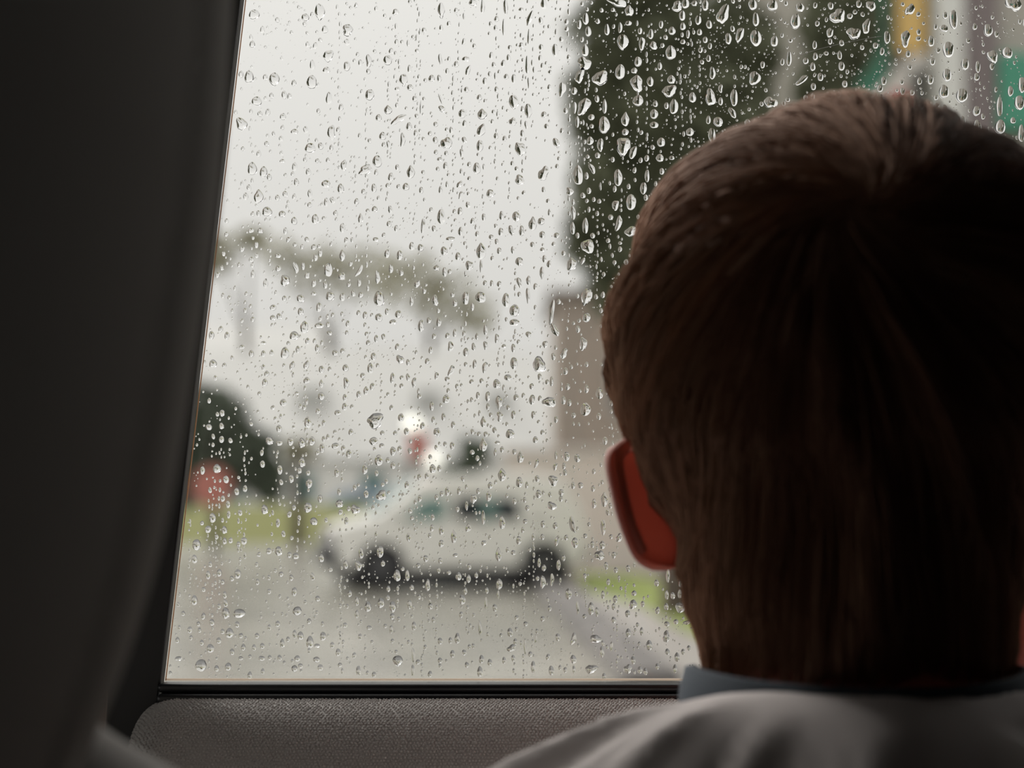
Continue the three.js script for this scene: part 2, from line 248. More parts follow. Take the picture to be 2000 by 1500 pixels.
// ---------------------------------------------------------------- the boy
const HC = V(0.1262, 1.196, -0.602), TURN = -0.42;
{
  const boy = thing('person', 'boy with short brown hair in a pale shirt looking out of the rainy window', 'person');
  const S = 0.602 / F, Yp = (py) => EYE - (py - HZ) * S;
  // half width of the hair by picture row, turned into metres
  const tab = [[206, 0.5], [209, 60], [218, 110], [235, 165], [262, 215], [290, 256], [330, 310], [370, 352], [415, 388], [460, 415], [550, 454], [640, 472], [720, 468], [800, 455], [860, 437], [900, 408], [950, 380], [1000, 358], [1050, 340], [1110, 324], [1220, 292], [1310, 272], [1345, 266]].map(([y, w]) => [Yp(y), w * S]);
  const wAt = (y) => { if (y >= tab[0][0]) return 0.0001; for (let i = 1; i < tab.length; i++) if (y >= tab[i][0]) { const t = (tab[i - 1][0] - y) / (tab[i - 1][0] - tab[i][0]); return lerp(tab[i - 1][1], tab[i][1], t); } return tab[tab.length - 1][1]; };
  const dAt = (y) => wAt(y) * lerp(0.95, 1.14, smooth(1.08, 1.17, y)), zc = (y) => HC.z + lerp(0.02, 0, smooth(1.09, 1.17, y));
  const inside = (x, y, z) => Math.hypot((x - HC.x) / wAt(y), (z - zc(y)) / dAt(y)) - 1;
  const W0 = V(HC.x - 0.012, 1.240, HC.z + 0.08);     // the whorl of the hair
  const radial = (u) => { let a = 0.02, b = 0.16; for (let i = 0; i < 22; i++) { const m = (a + b) / 2; if (HC.y + u.y * m > tab[0][0] || inside(HC.x + u.x * m, HC.y + u.y * m, HC.z + u.z * m) > 0) b = m; else a = m; } return (a + b) / 2; };
  const onHair = (p) => { const u = p.clone().sub(HC).normalize(); return HC.clone().addScaledVector(u, radial(u)); };
  const normalAt = (p) => { const e = 0.003, g = (x, y, z) => inside(x, y, z), n = V(g(p.x + e, p.y, p.z) - g(p.x - e, p.y, p.z), g(p.x, p.y + e, p.z) - g(p.x, p.y - e, p.z), g(p.x, p.y, p.z + e) - g(p.x, p.y, p.z - e)); return n.normalize(); };
  const Wn = onHair(W0), fwd = V(-Math.sin(TURN), 0, -Math.cos(TURN));
  // where hair grows: not on the face
  const hairy = (p) => { const q = p.clone().sub(HC), f = q.dot(fwd), y = q.y; if (y < -0.125) return false; if (y < -0.05 && f > -0.004) return false; if (f < 0.012) return true; if (y > 0.045) return true; return f < 0.03 + 0.02 * smooth(-0.02, 0.04, y) && y > 0.0; };
  // bands of locks round the whorl
  const aroundW = (p) => { const q = p.clone().sub(Wn), n = normalAt(Wn), r = V(0, 1, 0).addScaledVector(n, -n.y).normalize(), s = n.clone().cross(r); return Math.atan2(q.dot(s), q.dot(r)); };
  const lock = (p) => { const a = aroundW(p), d = p.distanceTo(Wn), k = smooth(0.01, 0.05, d) * (1 - 0.7 * smooth(0.055, 0.09, p.y - HC.y)); const A = a + 0.6 * Math.exp(-d / 0.04) + 0.12 * noise(d * 30, a * 2); return k * (0.0042 * noise(Math.cos(A) * 5.2 + 9, Math.sin(A) * 5.2 + 4, 1) + 0.0036 * noise(Math.cos(A) * 13 + 9, Math.sin(A) * 13, d * 9) + 0.001 * noise(Math.cos(A) * 34, Math.sin(A) * 34, d * 14)); };

  // body field
  const R = (x, y, z) => { const c = Math.cos(TURN), s = Math.sin(TURN); return [HC.x + x * c + z * s, HC.y + y, HC.z - x * s + z * c]; };   // head coordinates (z back) to the place
  const eyeL = R(-0.031, -0.008, -0.083), eyeR = R(0.031, -0.008, -0.083);
  const headF = (x, y, z) => {
    let d = ball(x, y, z, [HC.x, HC.y + 0.008, HC.z], [0.074, 0.083, 0.088]);
    d = smin(d, ball(x, y, z, R(0, -0.055, -0.03), [0.058, 0.05, 0.055]), 0.03);
    d = smin(d, ball(x, y, z, R(0, -0.104, -0.06), [0.026, 0.018, 0.02]), 0.03);
    d = smin(d, capsule(x, y, z, R(-0.052, -0.07, -0.01), R(-0.018, -0.106, -0.06), 0.016, 0.013), 0.02);
    d = smin(d, capsule(x, y, z, R(0.052, -0.07, -0.01), R(0.018, -0.106, -0.06), 0.016, 0.013), 0.02);
    d = smin(d, ball(x, y, z, [0.178, 1.093, -0.615], [0.018, 0.022, 0.028]), 0.03);
    d = smin(d, capsule(x, y, z, R(0, 0.0, -0.086), R(0, -0.032, -0.098), 0.006, 0.01), 0.014);
    d = smin(d, capsule(x, y, z, R(-0.016, -0.062, -0.08), R(0.016, -0.062, -0.08), 0.006, 0.006), 0.01);
    d = smin(d, capsule(x, y, z, R(-0.04, 0.006, -0.08), R(0.04, 0.006, -0.08), 0.007, 0.007), 0.016);
    for (const e of [eyeL, eyeR]) { d = Math.max(d, -(Math.hypot(x - e[0], y - e[1], z - e[2]) - 0.011)); d = Math.min(d, Math.hypot(x - e[0], y - e[1], z - e[2]) - 0.0085); }
    return d;
  };
  const NB = [0.122, 1.032, -0.548], chest = [0.122, 0.93, -0.52], pelvis = [0.15, 0.755, -0.43];
  const shL = [0.01, 0.985, -0.52], shR = [0.234, 0.985, -0.52], elL = [-0.012, 0.865, -0.5], elR = [0.262, 0.865, -0.5], haL = [0.04, 0.808, -0.47], haR = [0.21, 0.83, -0.5];
  const torsoF = (x, y, z) => {                                    // hunched forward towards the window
    let d = ball(x, y, z, [0.122, 0.9955, -0.54], [0.149, 0.08, 0.062]);
    d = smin(d, ball(x, y, z, chest, [0.11, 0.1, 0.062]), 0.04);
    d = smin(d, ball(x, y, z, [0.135, 0.85, -0.46], [0.095, 0.11, 0.07]), 0.05); d = smin(d, ball(x, y, z, pelvis, [0.085, 0.075, 0.085]), 0.05);
    return d;
  };
  const armF = (x, y, z) => Math.min(Math.min(capsule(x, y, z, shL, elL, 0.036, 0.028), capsule(x, y, z, shR, elR, 0.036, 0.028)), Math.min(capsule(x, y, z, elL, haL, 0.027, 0.019), capsule(x, y, z, elR, haR, 0.027, 0.019)));
  const hip = (s) => [0.14, 0.745, -0.43 + s * 0.05], knee = (s) => [-0.075, 0.745, -0.44 + s * 0.065], foot = (s) => [-0.07, 0.475, -0.44 + s * 0.07];
  const fingers = []; for (const [h, s] of [[haL, 1], [haR, -1]]) {
    for (let k = 0; k < 4; k++) { const o = (k - 1.5) * 0.014, l = [0.036, 0.042, 0.039, 0.03][k]; fingers.push([[h[0] + o, h[1] - 0.026, h[2] - 0.012], [h[0] + o, h[1] - 0.034, h[2] - 0.012 - l * 0.5], 0.0072, 0.0066], [[h[0] + o, h[1] - 0.034, h[2] - 0.012 - l * 0.5], [h[0] + o, h[1] - 0.044, h[2] - 0.012 - l], 0.0066, 0.0058]); }
    fingers.push([[h[0] + s * 0.018, h[1] - 0.014, h[2] - 0.006], [h[0] + s * 0.034, h[1] - 0.03, h[2] - 0.02], 0.0085, 0.0072]);
  }
  const bodyF = (x, y, z) => {
    let d = 1;
    if (y > 1.02) { d = headF(x, y, z); d = smin(d, capsule(x, y, z, [HC.x, 1.12, HC.z + 0.012], [0.124, 1.05, -0.575], 0.044, 0.046), 0.02); }
    if (y < 1.13) d = smin(d, torsoF(x, y, z), 0.035);
    if (y < 1.08) d = smin(d, armF(x, y, z), 0.02);
    if (y < 0.83) {
      for (const s of [-1, 1]) { d = smin(d, capsule(x, y, z, hip(s), knee(s), 0.052, 0.04), 0.03); d = smin(d, capsule(x, y, z, knee(s), foot(s), 0.038, 0.024), 0.02); d = smin(d, capsule(x, y, z, [foot(s)[0], 0.447, foot(s)[2]], [foot(s)[0] - 0.1, 0.437, foot(s)[2]], 0.026, 0.02), 0.02); }
      for (const h of [haL, haR]) d = smin(d, ball(x, y, z, [h[0], h[1] - 0.014, h[2] - 0.006], [0.029, 0.016, 0.026]), 0.012);
      for (const q of fingers) d = smin(d, capsule(x, y, z, ...q), 0.004);
    }
    return d;
  };
  const bodyG = net(bodyF, [-0.22, 0.40, -0.72], [0.34, 1.31, -0.32], 0.0065);
  // ears: a flattened loop swept from the top of the ear to the lobe
  const earL = (() => {
    const A = [[1244, 866, 0.612], [1258, 905, 0.616], [1276, 960, 0.614], [1296, 1010, 0.612], [1326, 1060, 0.610], [1344, 1096, 0.606]].map((p) => at(...p)), B = [[1214, 860, 0.606], [1190, 892, 0.592], [1199, 955, 0.589], [1218, 1030, 0.59], [1246, 1092, 0.595], [1306, 1115, 0.604]].map((p) => at(...p));
    const ca = new THREE.CatmullRomCurve3(A), cb = new THREE.CatmullRomCurve3(B), n = 28, m = 20, P = [], I = [];
    for (let i = 0; i <= n; i++) {
      const s = i / n, a = ca.getPoint(s), b = cb.getPoint(s), e = Math.sqrt(clamp(Math.sin(Math.PI * clamp(s, 0.0, 1)) * 3, 0, 1)), mid = a.clone().lerp(b, 0.5), h = b.clone().sub(a).multiplyScalar(0.5 * (0.35 + 0.65 * e)), along = ca.getTangent(s), nn = h.clone().cross(along).normalize();
      if (nn.z < 0) nn.negate();
      for (let j = 0; j < m; j++) { const q = j / m * Math.PI * 2, c = Math.cos(q), w = 0.0022 + 0.0016 * smooth(0.2, 0.9, c); const p = mid.clone().addScaledVector(h, c).addScaledVector(nn, Math.sin(q) * w * (0.3 + 0.7 * e) - 0.004 * (1 - c * c) * e); P.push(p.x, p.y, p.z); }
    }
    for (let i = 0; i < n; i++) for (let j = 0; j < m; j++) { const a = i * m + j, b = i * m + (j + 1) % m; I.push(a, b, a + m, b, b + m, a + m); }
    for (let j = 1; j < m - 1; j++) { I.push(0, j + 1, j); I.push(n * m, n * m + j, n * m + j + 1); }
    const g = new THREE.BufferGeometry(); g.setAttribute('position', new THREE.Float32BufferAttribute(P, 3)); g.setIndex(I); g.computeVertexNormals(); g.setAttribute('uv', new THREE.Float32BufferAttribute(new Float32Array(P.length / 3 * 2), 2)); return g;
  })();
  const earR = earL.clone(); { const p = earR.attributes.position; for (let i = 0; i < p.count; i++) p.setX(i, 2 * HC.x - p.getX(i)); const ix = earR.index.array; for (let i = 0; i < ix.length; i += 3) { const t = ix[i]; ix[i] = ix[i + 1]; ix[i + 1] = t; } earR.computeVertexNormals(); }
  // tube added inside each ear rim as cartilage, blocking light to darken it
  const ridge = (sx) => { const pts = [[1226, 868, 0.604], [1204, 890, 0.598], [1210, 950, 0.595], [1228, 1025, 0.595], [1250, 1078, 0.598]].map((p) => at(...p)).map((p) => V(sx > 0 ? p.x : 2 * HC.x - p.x, p.y, p.z)); const g = new THREE.TubeGeometry(new THREE.CatmullRomCurve3(pts), 24, 0.003, 8); return g; };
  const body = mergeGeometries([bodyG, earL, earR, ridge(1), ridge(-1)]);
  const skin = std(0.66, 0.26, 0.195, 0.9, { transmission: 0.5, thickness: 0 });          // light passes through thin skin such as the ears
  part('body', body, skin, boy).userData.label = 'bare neck and ear, the ear glowing red against the light';

  // hair: a cap over the skull with locks, and strands lying along them
  const hairMat = std(0.35, 0.195, 0.125, 0.65, { specularIntensity: 0.35 });
  const cap = (() => {
    const nu = 120, nv = 90, P = [], I = [], ok = [];
    for (let j = 0; j <= nv; j++) for (let i = 0; i < nu; i++) { const el = lerp(-1.22, Math.PI / 2, j / nv), az = i / nu * Math.PI * 2, u = V(Math.cos(el) * Math.sin(az), Math.sin(el), Math.cos(el) * Math.cos(az)), p = HC.clone().addScaledVector(u, radial(u)); ok.push(hairy(p)); p.addScaledVector(normalAt(p), lock(p) - 0.0035); P.push(p.x, p.y, p.z); }
    for (let j = 0; j < nv; j++) for (let i = 0; i < nu; i++) { const a = j * nu + i, b = j * nu + (i + 1) % nu, c = a + nu, d = b + nu; if (ok[a] && ok[b] && ok[c]) I.push(a, b, c); if (ok[b] && ok[c] && ok[d]) I.push(b, d, c); }
    const g = new THREE.BufferGeometry(); g.setAttribute('position', new THREE.Float32BufferAttribute(P, 3)); g.setIndex(I); g.computeVertexNormals(); return g;
  })();
  const hair = part('hair', cap, hairMat, boy); hair.userData.label = 'short brown hair with a whorl at the crown';
  const P = [], Nn = [], I = [], up = V(0, -1, 0);
  for (let k = 0; k < 9000; k++) {
    const el = Math.asin(rr(-0.93, 1)), az = rnd() * Math.PI * 2, u = V(Math.cos(el) * Math.sin(az), Math.sin(el), Math.cos(el) * Math.cos(az));
    let p = HC.clone().addScaledVector(u, radial(u)); if (!hairy(p)) continue;
    const len = rr(0.035, 0.07), n = 9, st = len / n, w = rr(0.00025, 0.0006), lift = rr(-0.0025, 0.0008), base = P.length / 3, jit = rr(-0.12, 0.12); let rings = 0;
    for (let i = 0; i <= n; i++) {
      const nr = normalAt(p); let t = p.clone().sub(Wn); const d = t.length(); t.addScaledVector(nr, -t.dot(nr)); if (t.lengthSq() < 1e-9) t.set(0.01, -0.01, 0); t.normalize();
      t.applyAxisAngle(nr, 0.75 * Math.exp(-d / 0.05) + jit); t.addScaledVector(up, 0.9 * smooth(0.05, 0.16, d)); t.addScaledVector(nr, -t.dot(nr)).normalize();
      const side = nr.clone().cross(t).normalize(), h = lock(p) + lift + 0.0012 * Math.sin(i / n * Math.PI) , q = p.clone().addScaledVector(nr, h - (i === 0 ? 0.002 : 0)), r = w * (1 - 0.85 * Math.pow(i / n, 3));
      for (let c = 0; c < 3; c++) { const a = c * 2.0944 + 1.5708, o = side.clone().multiplyScalar(Math.cos(a)).addScaledVector(nr, Math.sin(a)); P.push(q.x + o.x * r, q.y + o.y * r, q.z + o.z * r); Nn.push(o.x, o.y, o.z); }
      rings++; const np = p.clone().addScaledVector(t, st); if (np.y < HC.y - 0.132) break; p = onHair(np); if (!hairy(p) && i > 2) break;
    }
    for (let i = 0; i < rings - 1; i++) for (let c = 0; c < 3; c++) { const a = base + i * 3 + c, b = base + i * 3 + (c + 1) % 3; I.push(a, b, a + 3, b, b + 3, a + 3); }
  }
  const sg = new THREE.BufferGeometry(); sg.setAttribute('position', new THREE.Float32BufferAttribute(P, 3)); sg.setAttribute('normal', new THREE.Float32BufferAttribute(Nn, 3)); sg.setIndex(I);
  const strands = part('strands', sg, hairMat, hair); strands.userData.kind = 'stuff';

  // shirt over torso and upper arms, with soft folds running from the collar over the shoulders
  const cloth = std(0.85, 0.78, 0.76, 0.9, { bumpMap: withRepeat(weaveTex, 40), bumpScale: 0.00012, sheen: 0.3 });
  const shirtF = (x, y, z) => {
    let d = smin(torsoF(x, y, z), Math.min(capsule(x, y, z, shL, elL, 0.04, 0.04), capsule(x, y, z, shR, elR, 0.04, 0.04)), 0.03) - 0.009;
    const a = Math.atan2(z + 0.56, x - 0.126), r = Math.hypot(x - 0.126, z + 0.56), ca = Math.cos(a), sa = Math.sin(a);
    d -= smooth(0.055, 0.1, r) * (0.006 * noise(ca * 4.2 + 3, sa * 4.2 + 20 * r * sa, r * 5) + 0.0035 * noise(ca * 9, sa * 9, r * 9 + 4)) + 0.0008 * noise(x * 50, y * 50, z * 50);
    d = Math.max(d, 0.80 - y);                                                       // hem
    const ex = x < 0.122 ? [shL, elL] : [shR, elR], sl = capsule(x, y, z, ex[0], ex[1], 0.052, 0.052);
    if (sl < 0.02 && Math.abs(x - 0.122) > 0.1) d = Math.max(d, 0.9 - y);            // sleeve ends
    d = Math.max(d, -Math.max((Math.hypot((x - HC.x) / 0.056, (z + 0.573) / 0.05) - 1) * 0.05, 1.06 - y));   // neck opening
    return d;
  };
  part('shirt', net(shirtF, [-0.08, 0.78, -0.66], [0.33, 1.13, -0.35], 0.0044), cloth, boy).userData.label = 'pale pinkish white shirt with soft folds';
  // stand-up collar
  {
    const prof = [[0.0, -0.012], [-0.001, 0.0], [-0.003, 0.0075], [-0.0065, 0.0082], [-0.0075, 0.004], [-0.006, -0.012]], n = 64, P = [], I = [];
    for (let i = 0; i < n; i++) { const q = i / n * Math.PI * 2, c = Math.cos(q), s = Math.sin(q); for (const [o, h] of prof) P.push(HC.x - 0.003 + (0.064 + o) * c, 1.0795 + h + 0.0022 * Math.abs(c) ** 3 - 0.014 * smooth(0, 1, -s), -0.573 + (0.058 + o) * s); }
    for (let i = 0; i < n; i++) for (let j = 0; j < prof.length; j++) { const m = prof.length, a = i * m + j, b = i * m + (j + 1) % m, c = ((i + 1) % n) * m + j, d = ((i + 1) % n) * m + (j + 1) % m; I.push(a, c, b, b, c, d); }
    const g = new THREE.BufferGeometry(); g.setAttribute('position', new THREE.Float32BufferAttribute(P, 3)); g.setIndex(I); g.computeVertexNormals();
    part('collar', g, std(0.06, 0.075, 0.095, 0.85), boy).userData.label = 'dark slate blue collar';
  }
  const shortsF = (x, y, z) => { let d = ball(x, y, z, pelvis, [0.092, 0.082, 0.092]); for (const s of [-1, 1]) d = smin(d, capsule(x, y, z, hip(s), knee(s), 0.06, 0.052), 0.03); d = Math.max(d, -0.03 - x); return d; };
  part('shorts', net(shortsF, [-0.05, 0.66, -0.58], [0.26, 0.85, -0.3], 0.007), std(0.03, 0.035, 0.05, 0.9), boy);
}

// ---------------------------------------------------------------- rain on the outside of the glass
// largest drops, read tile by tile: [x, y, width, height, shape, turn]; o oval, t drop with a pointed top, d pointed bottom, h low dome, s sliver, i uneven
const tiles = [
  [420, 0, 4, [[305,112,84,78],[818,95,80,135,'d'],[705,135,60,60],[370,230,36,56],[1035,235,85,90,'i'],[858,228,50,60],[290,345,44,56],[885,435,85,85,'i'],[760,505,40,80],[870,550,60,55,'h'],[1030,515,54,75],[265,600,74,96],[462,622,88,105,'d'],[615,648,40,50],[755,640,82,105],[325,790,76,75],[540,740,44,65],[890,765,50,95],[205,968,80,105,'i'],[350,888,40,45],[530,910,46,55],[910,1035,62,115,'s'],[743,1155,86,75],[825,1140,44,55],[515,1080,30,46],[620,1030,60,46,'h'],[440,745,34,44],[280,868,28,40]]],
  [700, 0, 4.762, [[770,100,70,150,'d'],[1065,20,75,70],[1155,60,40,130,'s'],[1370,65,45,140,'s'],[1725,35,60,100],[980,150,20,70,'s'],[908,95,40,50],[1285,175,46,56],[1230,222,36,50],[1350,250,26,160,'s'],[1595,165,44,150,'s',20],[1585,340,28,150,'s'],[1515,90,50,45,'h'],[355,390,40,55],[406,390,34,45],[460,400,20,75,'s'],[95,565,58,120,'s'],[272,558,78,95],[345,110,60,60,'i'],[545,470,40,38],[475,640,40,75],[420,745,80,125,'d'],[480,812,56,60],[680,728,60,65],[362,828,52,40,'h'],[105,880,84,105],[525,915,50,55],[275,1020,76,90,'t'],[188,1095,56,68],[375,1110,60,160,'s',60],[470,1175,55,75],[358,978,32,55],[225,1265,62,80],[105,1308,40,45],[235,1345,40,50],[410,1300,50,130,'s'],[280,1340,36,80,'s'],[760,550,34,110,'s'],[1020,655,45,100,'s',20],[910,595,46,60],[1000,550,75,55,'h'],[980,385,34,70,'s',20],[825,660,34,60],[1375,712,46,55],[1445,730,44,90],[1535,712,24,45],[1830,465,60,120],[1700,440,46,65],[1570,600,36,170,'s'],[1515,420,50,48,'i'],[1710,610,34,55],[1690,540,38,60],[1220,690,36,56,'d'],[1895,830,70,130,'i',20],[1585,770,30,100,'s'],[1445,950,95,140,'d'],[1580,1035,75,140,'d'],[1775,810,36,55],[1125,905,50,55],[965,1055,68,85],[1150,1060,96,100,'t'],[1255,1038,34,40],[1725,1065,55,60],[1435,1130,62,80,'i'],[1560,1160,30,80,'s'],[1525,1240,40,75],[1145,1205,80,125,'t',25],[820,1330,100,115,'i'],[715,1300,50,60],[665,1240,40,45],[718,1155,44,48],[1130,1355,64,110],[1505,1385,90,140,'i',-20],[1840,1330,60,100,'d',-20],[1750,1175,46,55],[960,1420,40,80,'s'],[720,1415,40,45],[775,1010,60,60,'i'],[580,1000,18,150,'s'],[765,920,24,110,'s',-20]]],
  [420, 300, 4.762, [[345,140,88,120],[450,170,70,105],[503,218,46,62],[740,120,50,80],[625,70,50,42,'h'],[950,65,40,42],[1048,60,38,45],[1198,110,52,110,'s'],[1508,70,88,110],[1400,150,140,80,'i',-20],[868,170,50,70],[755,265,46,75],[1030,285,84,80,'h'],[1168,325,62,90],[1635,218,52,85],[315,315,44,60],[250,278,32,55],[405,395,92,130,'t'],[285,395,46,70],[650,375,44,62],[882,370,44,85],[1478,320,50,85],[1380,352,44,50],[1775,308,62,75],[1820,168,80,120,'t'],[483,540,95,90],[622,560,64,62],[880,475,44,50],[1035,450,48,80],[735,625,58,72],[930,610,64,95],[1352,600,46,95,'t'],[1483,515,54,55],[350,560,40,46],[108,625,38,46],[335,715,52,46],[420,715,50,58],[655,718,40,66],[1185,690,52,90],[1685,695,40,62],[1935,670,44,140,'s'],[105,750,38,50],[918,870,48,60],[585,950,60,50,'h'],[338,985,48,55],[1495,800,60,48,'h'],[1830,860,50,80],[1912,875,60,70],[1183,945,60,110,'t'],[1600,930,52,80],[1718,945,60,90],[978,925,42,65],[935,965,38,70],[1052,1080,76,130],[1340,1090,40,120,'s',30],[1180,1140,60,80,'i'],[1635,1070,44,80],[750,1060,44,110,'s',-15],[818,1045,36,75],[588,1068,56,60],[222,1035,34,50],[352,1120,42,75],[650,1180,96,95,'i'],[470,1205,46,90],[1340,1200,38,70],[1510,1150,50,110,'i'],[918,1205,44,75],[1880,1210,56,80,'t',25],[62,1062,36,50],[1010,600,34,40]]],
  [760, 300, 4.762, [[470,55,52,46,'h'],[525,115,50,72],[745,100,40,52],[815,135,70,105],[538,285,30,62],[478,335,36,75],[655,285,40,80,'s',30],[940,368,72,75],[665,385,36,80,'s',20],[1215,245,95,85,'i',15],[1435,185,95,130,'i',20],[1145,90,36,50],[745,230,36,42],[985,455,26,42],[485,585,72,150],[660,535,50,78],[880,590,40,70],[1045,575,44,85],[1180,590,78,100,'d'],[1335,650,80,130,'t'],[1415,628,70,68],[1040,728,52,80],[1135,715,46,105,'s',-15],[1232,720,54,90,'i'],[665,720,48,90,'t'],[950,775,48,48],[572,795,85,52,'h'],[855,905,100,150,'t'],[855,1045,30,130,'s'],[510,905,64,85],[640,955,52,80],[745,1040,80,80,'i'],[1210,1008,76,90,'d'],[1025,905,48,65],[1150,895,34,75],[1425,755,60,70],[1425,895,48,46,'h'],[440,1060,60,55,'t'],[515,1100,44,90],[1210,1200,46,110,'s',-15],[1295,1180,46,80,'i'],[1420,1110,44,120,'d'],[1490,545,30,65],[1435,335,34,60]]],
  [400, 560, 4.762, [[168,82,34,52],[228,100,36,44],[385,65,34,42],[660,55,28,50],[740,108,46,52],[890,108,70,78],[1012,65,50,42,'h'],[1165,85,80,92],[1278,95,48,80],[1450,75,48,62],[1620,110,95,150],[1922,135,36,90],[635,193,62,56],[425,180,32,42],[375,145,28,38],[1062,190,52,90],[890,230,56,70],[630,288,48,55],[690,275,48,62],[1190,262,36,46],[1490,265,46,75],[1618,285,70,78],[1800,255,62,78],[1750,330,70,55,'h'],[925,375,74,115],[1065,362,90,58,'h'],[1145,350,36,54],[1330,345,40,64],[1490,355,32,50],[830,455,86,82],[1160,430,52,52,'d'],[205,455,46,75],[62,450,52,80],[955,505,46,60],[1320,428,34,50],[1505,438,40,44],[545,522,54,36,'h'],[345,560,52,48],[432,622,48,68],[545,622,48,62],[745,615,80,110],[1045,570,44,72],[1212,615,58,60],[400,662,34,34],[1520,520,46,50],[1790,560,46,66],[1570,650,50,80,'s'],[1815,675,72,78,'i'],[75,715,68,80],[180,730,38,50],[812,730,50,90,'t',15],[945,725,54,88,'t',15],[545,750,38,60],[1085,768,50,75],[1308,755,58,68],[1160,765,34,50],[1540,757,60,95],[575,808,46,55],[948,872,64,64],[1468,825,48,52],[1745,850,46,100],[1832,845,40,46],[558,890,54,72],[1312,895,50,115,'s'],[1082,900,40,80,'t'],[1945,890,44,85],[1830,922,42,50],[1500,965,54,85,'t'],[1430,1000,42,68],[400,930,30,42],[1083,1018,64,75],[730,1078,64,72],[506,993,34,44],[855,990,40,36,'h'],[925,1120,36,54],[1300,1115,50,70],[1368,1115,38,44],[1735,1125,40,55],[1235,1172,60,55],[40,1060,34,54],[160,1175,46,66],[155,1295,46,60],[38,1305,60,62],[155,1420,46,66],[957,1260,66,105],[690,1318,54,70],[705,1208,28,58],[1585,1245,150,140,'i'],[1825,1215,56,80],[1875,1345,48,70],[1105,1265,36,62],[1358,1352,48,60],[1210,1350,36,40],[1650,1360,42,48],[1770,1360,40,46],[600,1430,72,80],[692,1452,60,58],[795,1438,56,80],[900,1450,68,100,'t'],[995,1435,62,85],[1105,1415,34,60],[1570,1440,90,80,'d'],[1645,1478,52,44],[1215,1480,74,60]]],
  [780, 560, 4.762, [[330,125,62,100,'i'],[515,150,52,70],[615,105,66,125],[755,98,96,108],[678,185,36,80],[992,125,74,130],[1070,220,90,115],[1070,335,96,70,'h'],[1195,80,40,140,'s'],[1415,235,56,230,'s',10],[1445,400,60,130,'s',-30],[1740,95,100,170,'d',15],[1740,285,80,85],[200,362,56,110],[275,312,46,62],[365,325,50,95,'t'],[322,460,44,54],[515,430,40,75],[600,435,36,52],[800,400,42,100],[720,460,34,70,'t'],[905,480,44,85,'s'],[1200,445,60,60,'d'],[1355,535,46,75,'i'],[475,555,52,100,'s'],[618,608,52,90],[690,560,40,75,'i'],[800,545,46,75,'i'],[972,555,46,44,'h'],[1060,570,44,80],[290,590,40,65],[260,692,48,60],[1065,710,66,120],[1300,725,130,130,'i',-20],[700,720,40,90],[795,750,46,110,'s',15],[480,780,50,105,'s',20],[445,858,52,46],[672,882,46,46],[765,875,42,52],[905,903,68,90],[1010,845,76,60],[535,925,36,50],[1230,925,42,60],[1375,885,42,48],[1415,880,38,90],[135,890,46,90,'i'],[1710,530,80,110,'i'],[1530,620,60,100,'i',30],[435,1045,68,85],[730,1010,40,64],[820,1020,44,100,'s'],[925,1080,64,140,'d'],[1085,1030,54,62],[1235,1050,58,95],[1395,1072,115,100,'i'],[1525,1055,44,85],[1730,1140,95,125],[300,1110,42,90],[410,1210,42,75],[315,1235,36,66],[935,1205,64,90,'i'],[1060,1190,44,85],[1245,1190,40,75],[850,1190,38,44],[780,1255,54,110,'t'],[1860,990,64,110],[1740,950,44,80],[1565,930,46,62],[1620,1195,44,52],[1855,1205,44,64],[1545,785,46,70]]],
  [780, 820, 4.762, [[65,95,48,70],[215,55,46,70],[500,45,44,66],[350,115,60,90,'i'],[885,95,44,60],[1030,130,80,92],[780,230,78,125,'t'],[490,240,42,75],[425,225,38,48],[340,255,30,50],[955,275,40,60],[890,300,30,80,'t'],[912,212,50,36,'h'],[1265,185,50,66],[1125,345,66,115,'t'],[460,345,42,60],[310,455,62,85],[955,510,80,125,'t'],[1115,580,66,95],[1430,565,80,110,'i'],[1185,605,34,66],[845,610,46,66],[185,530,36,72],[70,605,46,70],[445,665,46,85],[190,730,40,66],[690,735,54,90,'i'],[830,710,52,95],[1295,690,56,80],[1505,675,50,64],[1420,800,80,76,'i'],[1165,745,36,52],[1190,820,42,52],[1555,340,58,85],[1655,355,58,80],[1530,430,40,60],[1540,490,44,58],[1615,610,42,64],[1685,610,52,60],[1905,740,70,140,'t'],[1810,780,48,90],[1275,405,36,90,'s',20],[1450,435,36,80,'s',15],[1455,330,28,90,'s'],[1070,755,40,60],[1000,705,30,44],[100,845,38,54],[540,830,36,60],[625,800,30,90,'s'],[780,910,36,130,'s'],[955,955,60,120],[1170,945,44,48],[1100,900,34,44],[390,1030,46,90],[505,1085,56,130,'t'],[640,1005,50,80,'i',30],[310,905,36,60],[1450,985,48,64],[1335,970,46,66],[1610,975,60,150,'s',-15],[1895,1000,50,150,'s'],[1110,1120,50,80],[1465,1125,40,110,'s',20],[1625,1145,62,80],[1885,1165,60,75],[1860,1260,90,95,'i',20],[390,1150,50,70],[785,1145,50,50,'i'],[920,1250,60,130,'t'],[1060,1235,48,46],[245,1290,48,66],[380,1310,40,56],[520,1262,50,40,'h'],[650,1365,38,60],[1005,1210,32,54],[1245,1090,34,66],[1330,1090,38,56],[85,1090,40,90],[550,1455,54,80],[460,1420,40,44],[715,1445,34,60],[1480,1350,40,100],[1300,1330,32,90],[1915,1360,34,80],[365,1400,32,60]]],
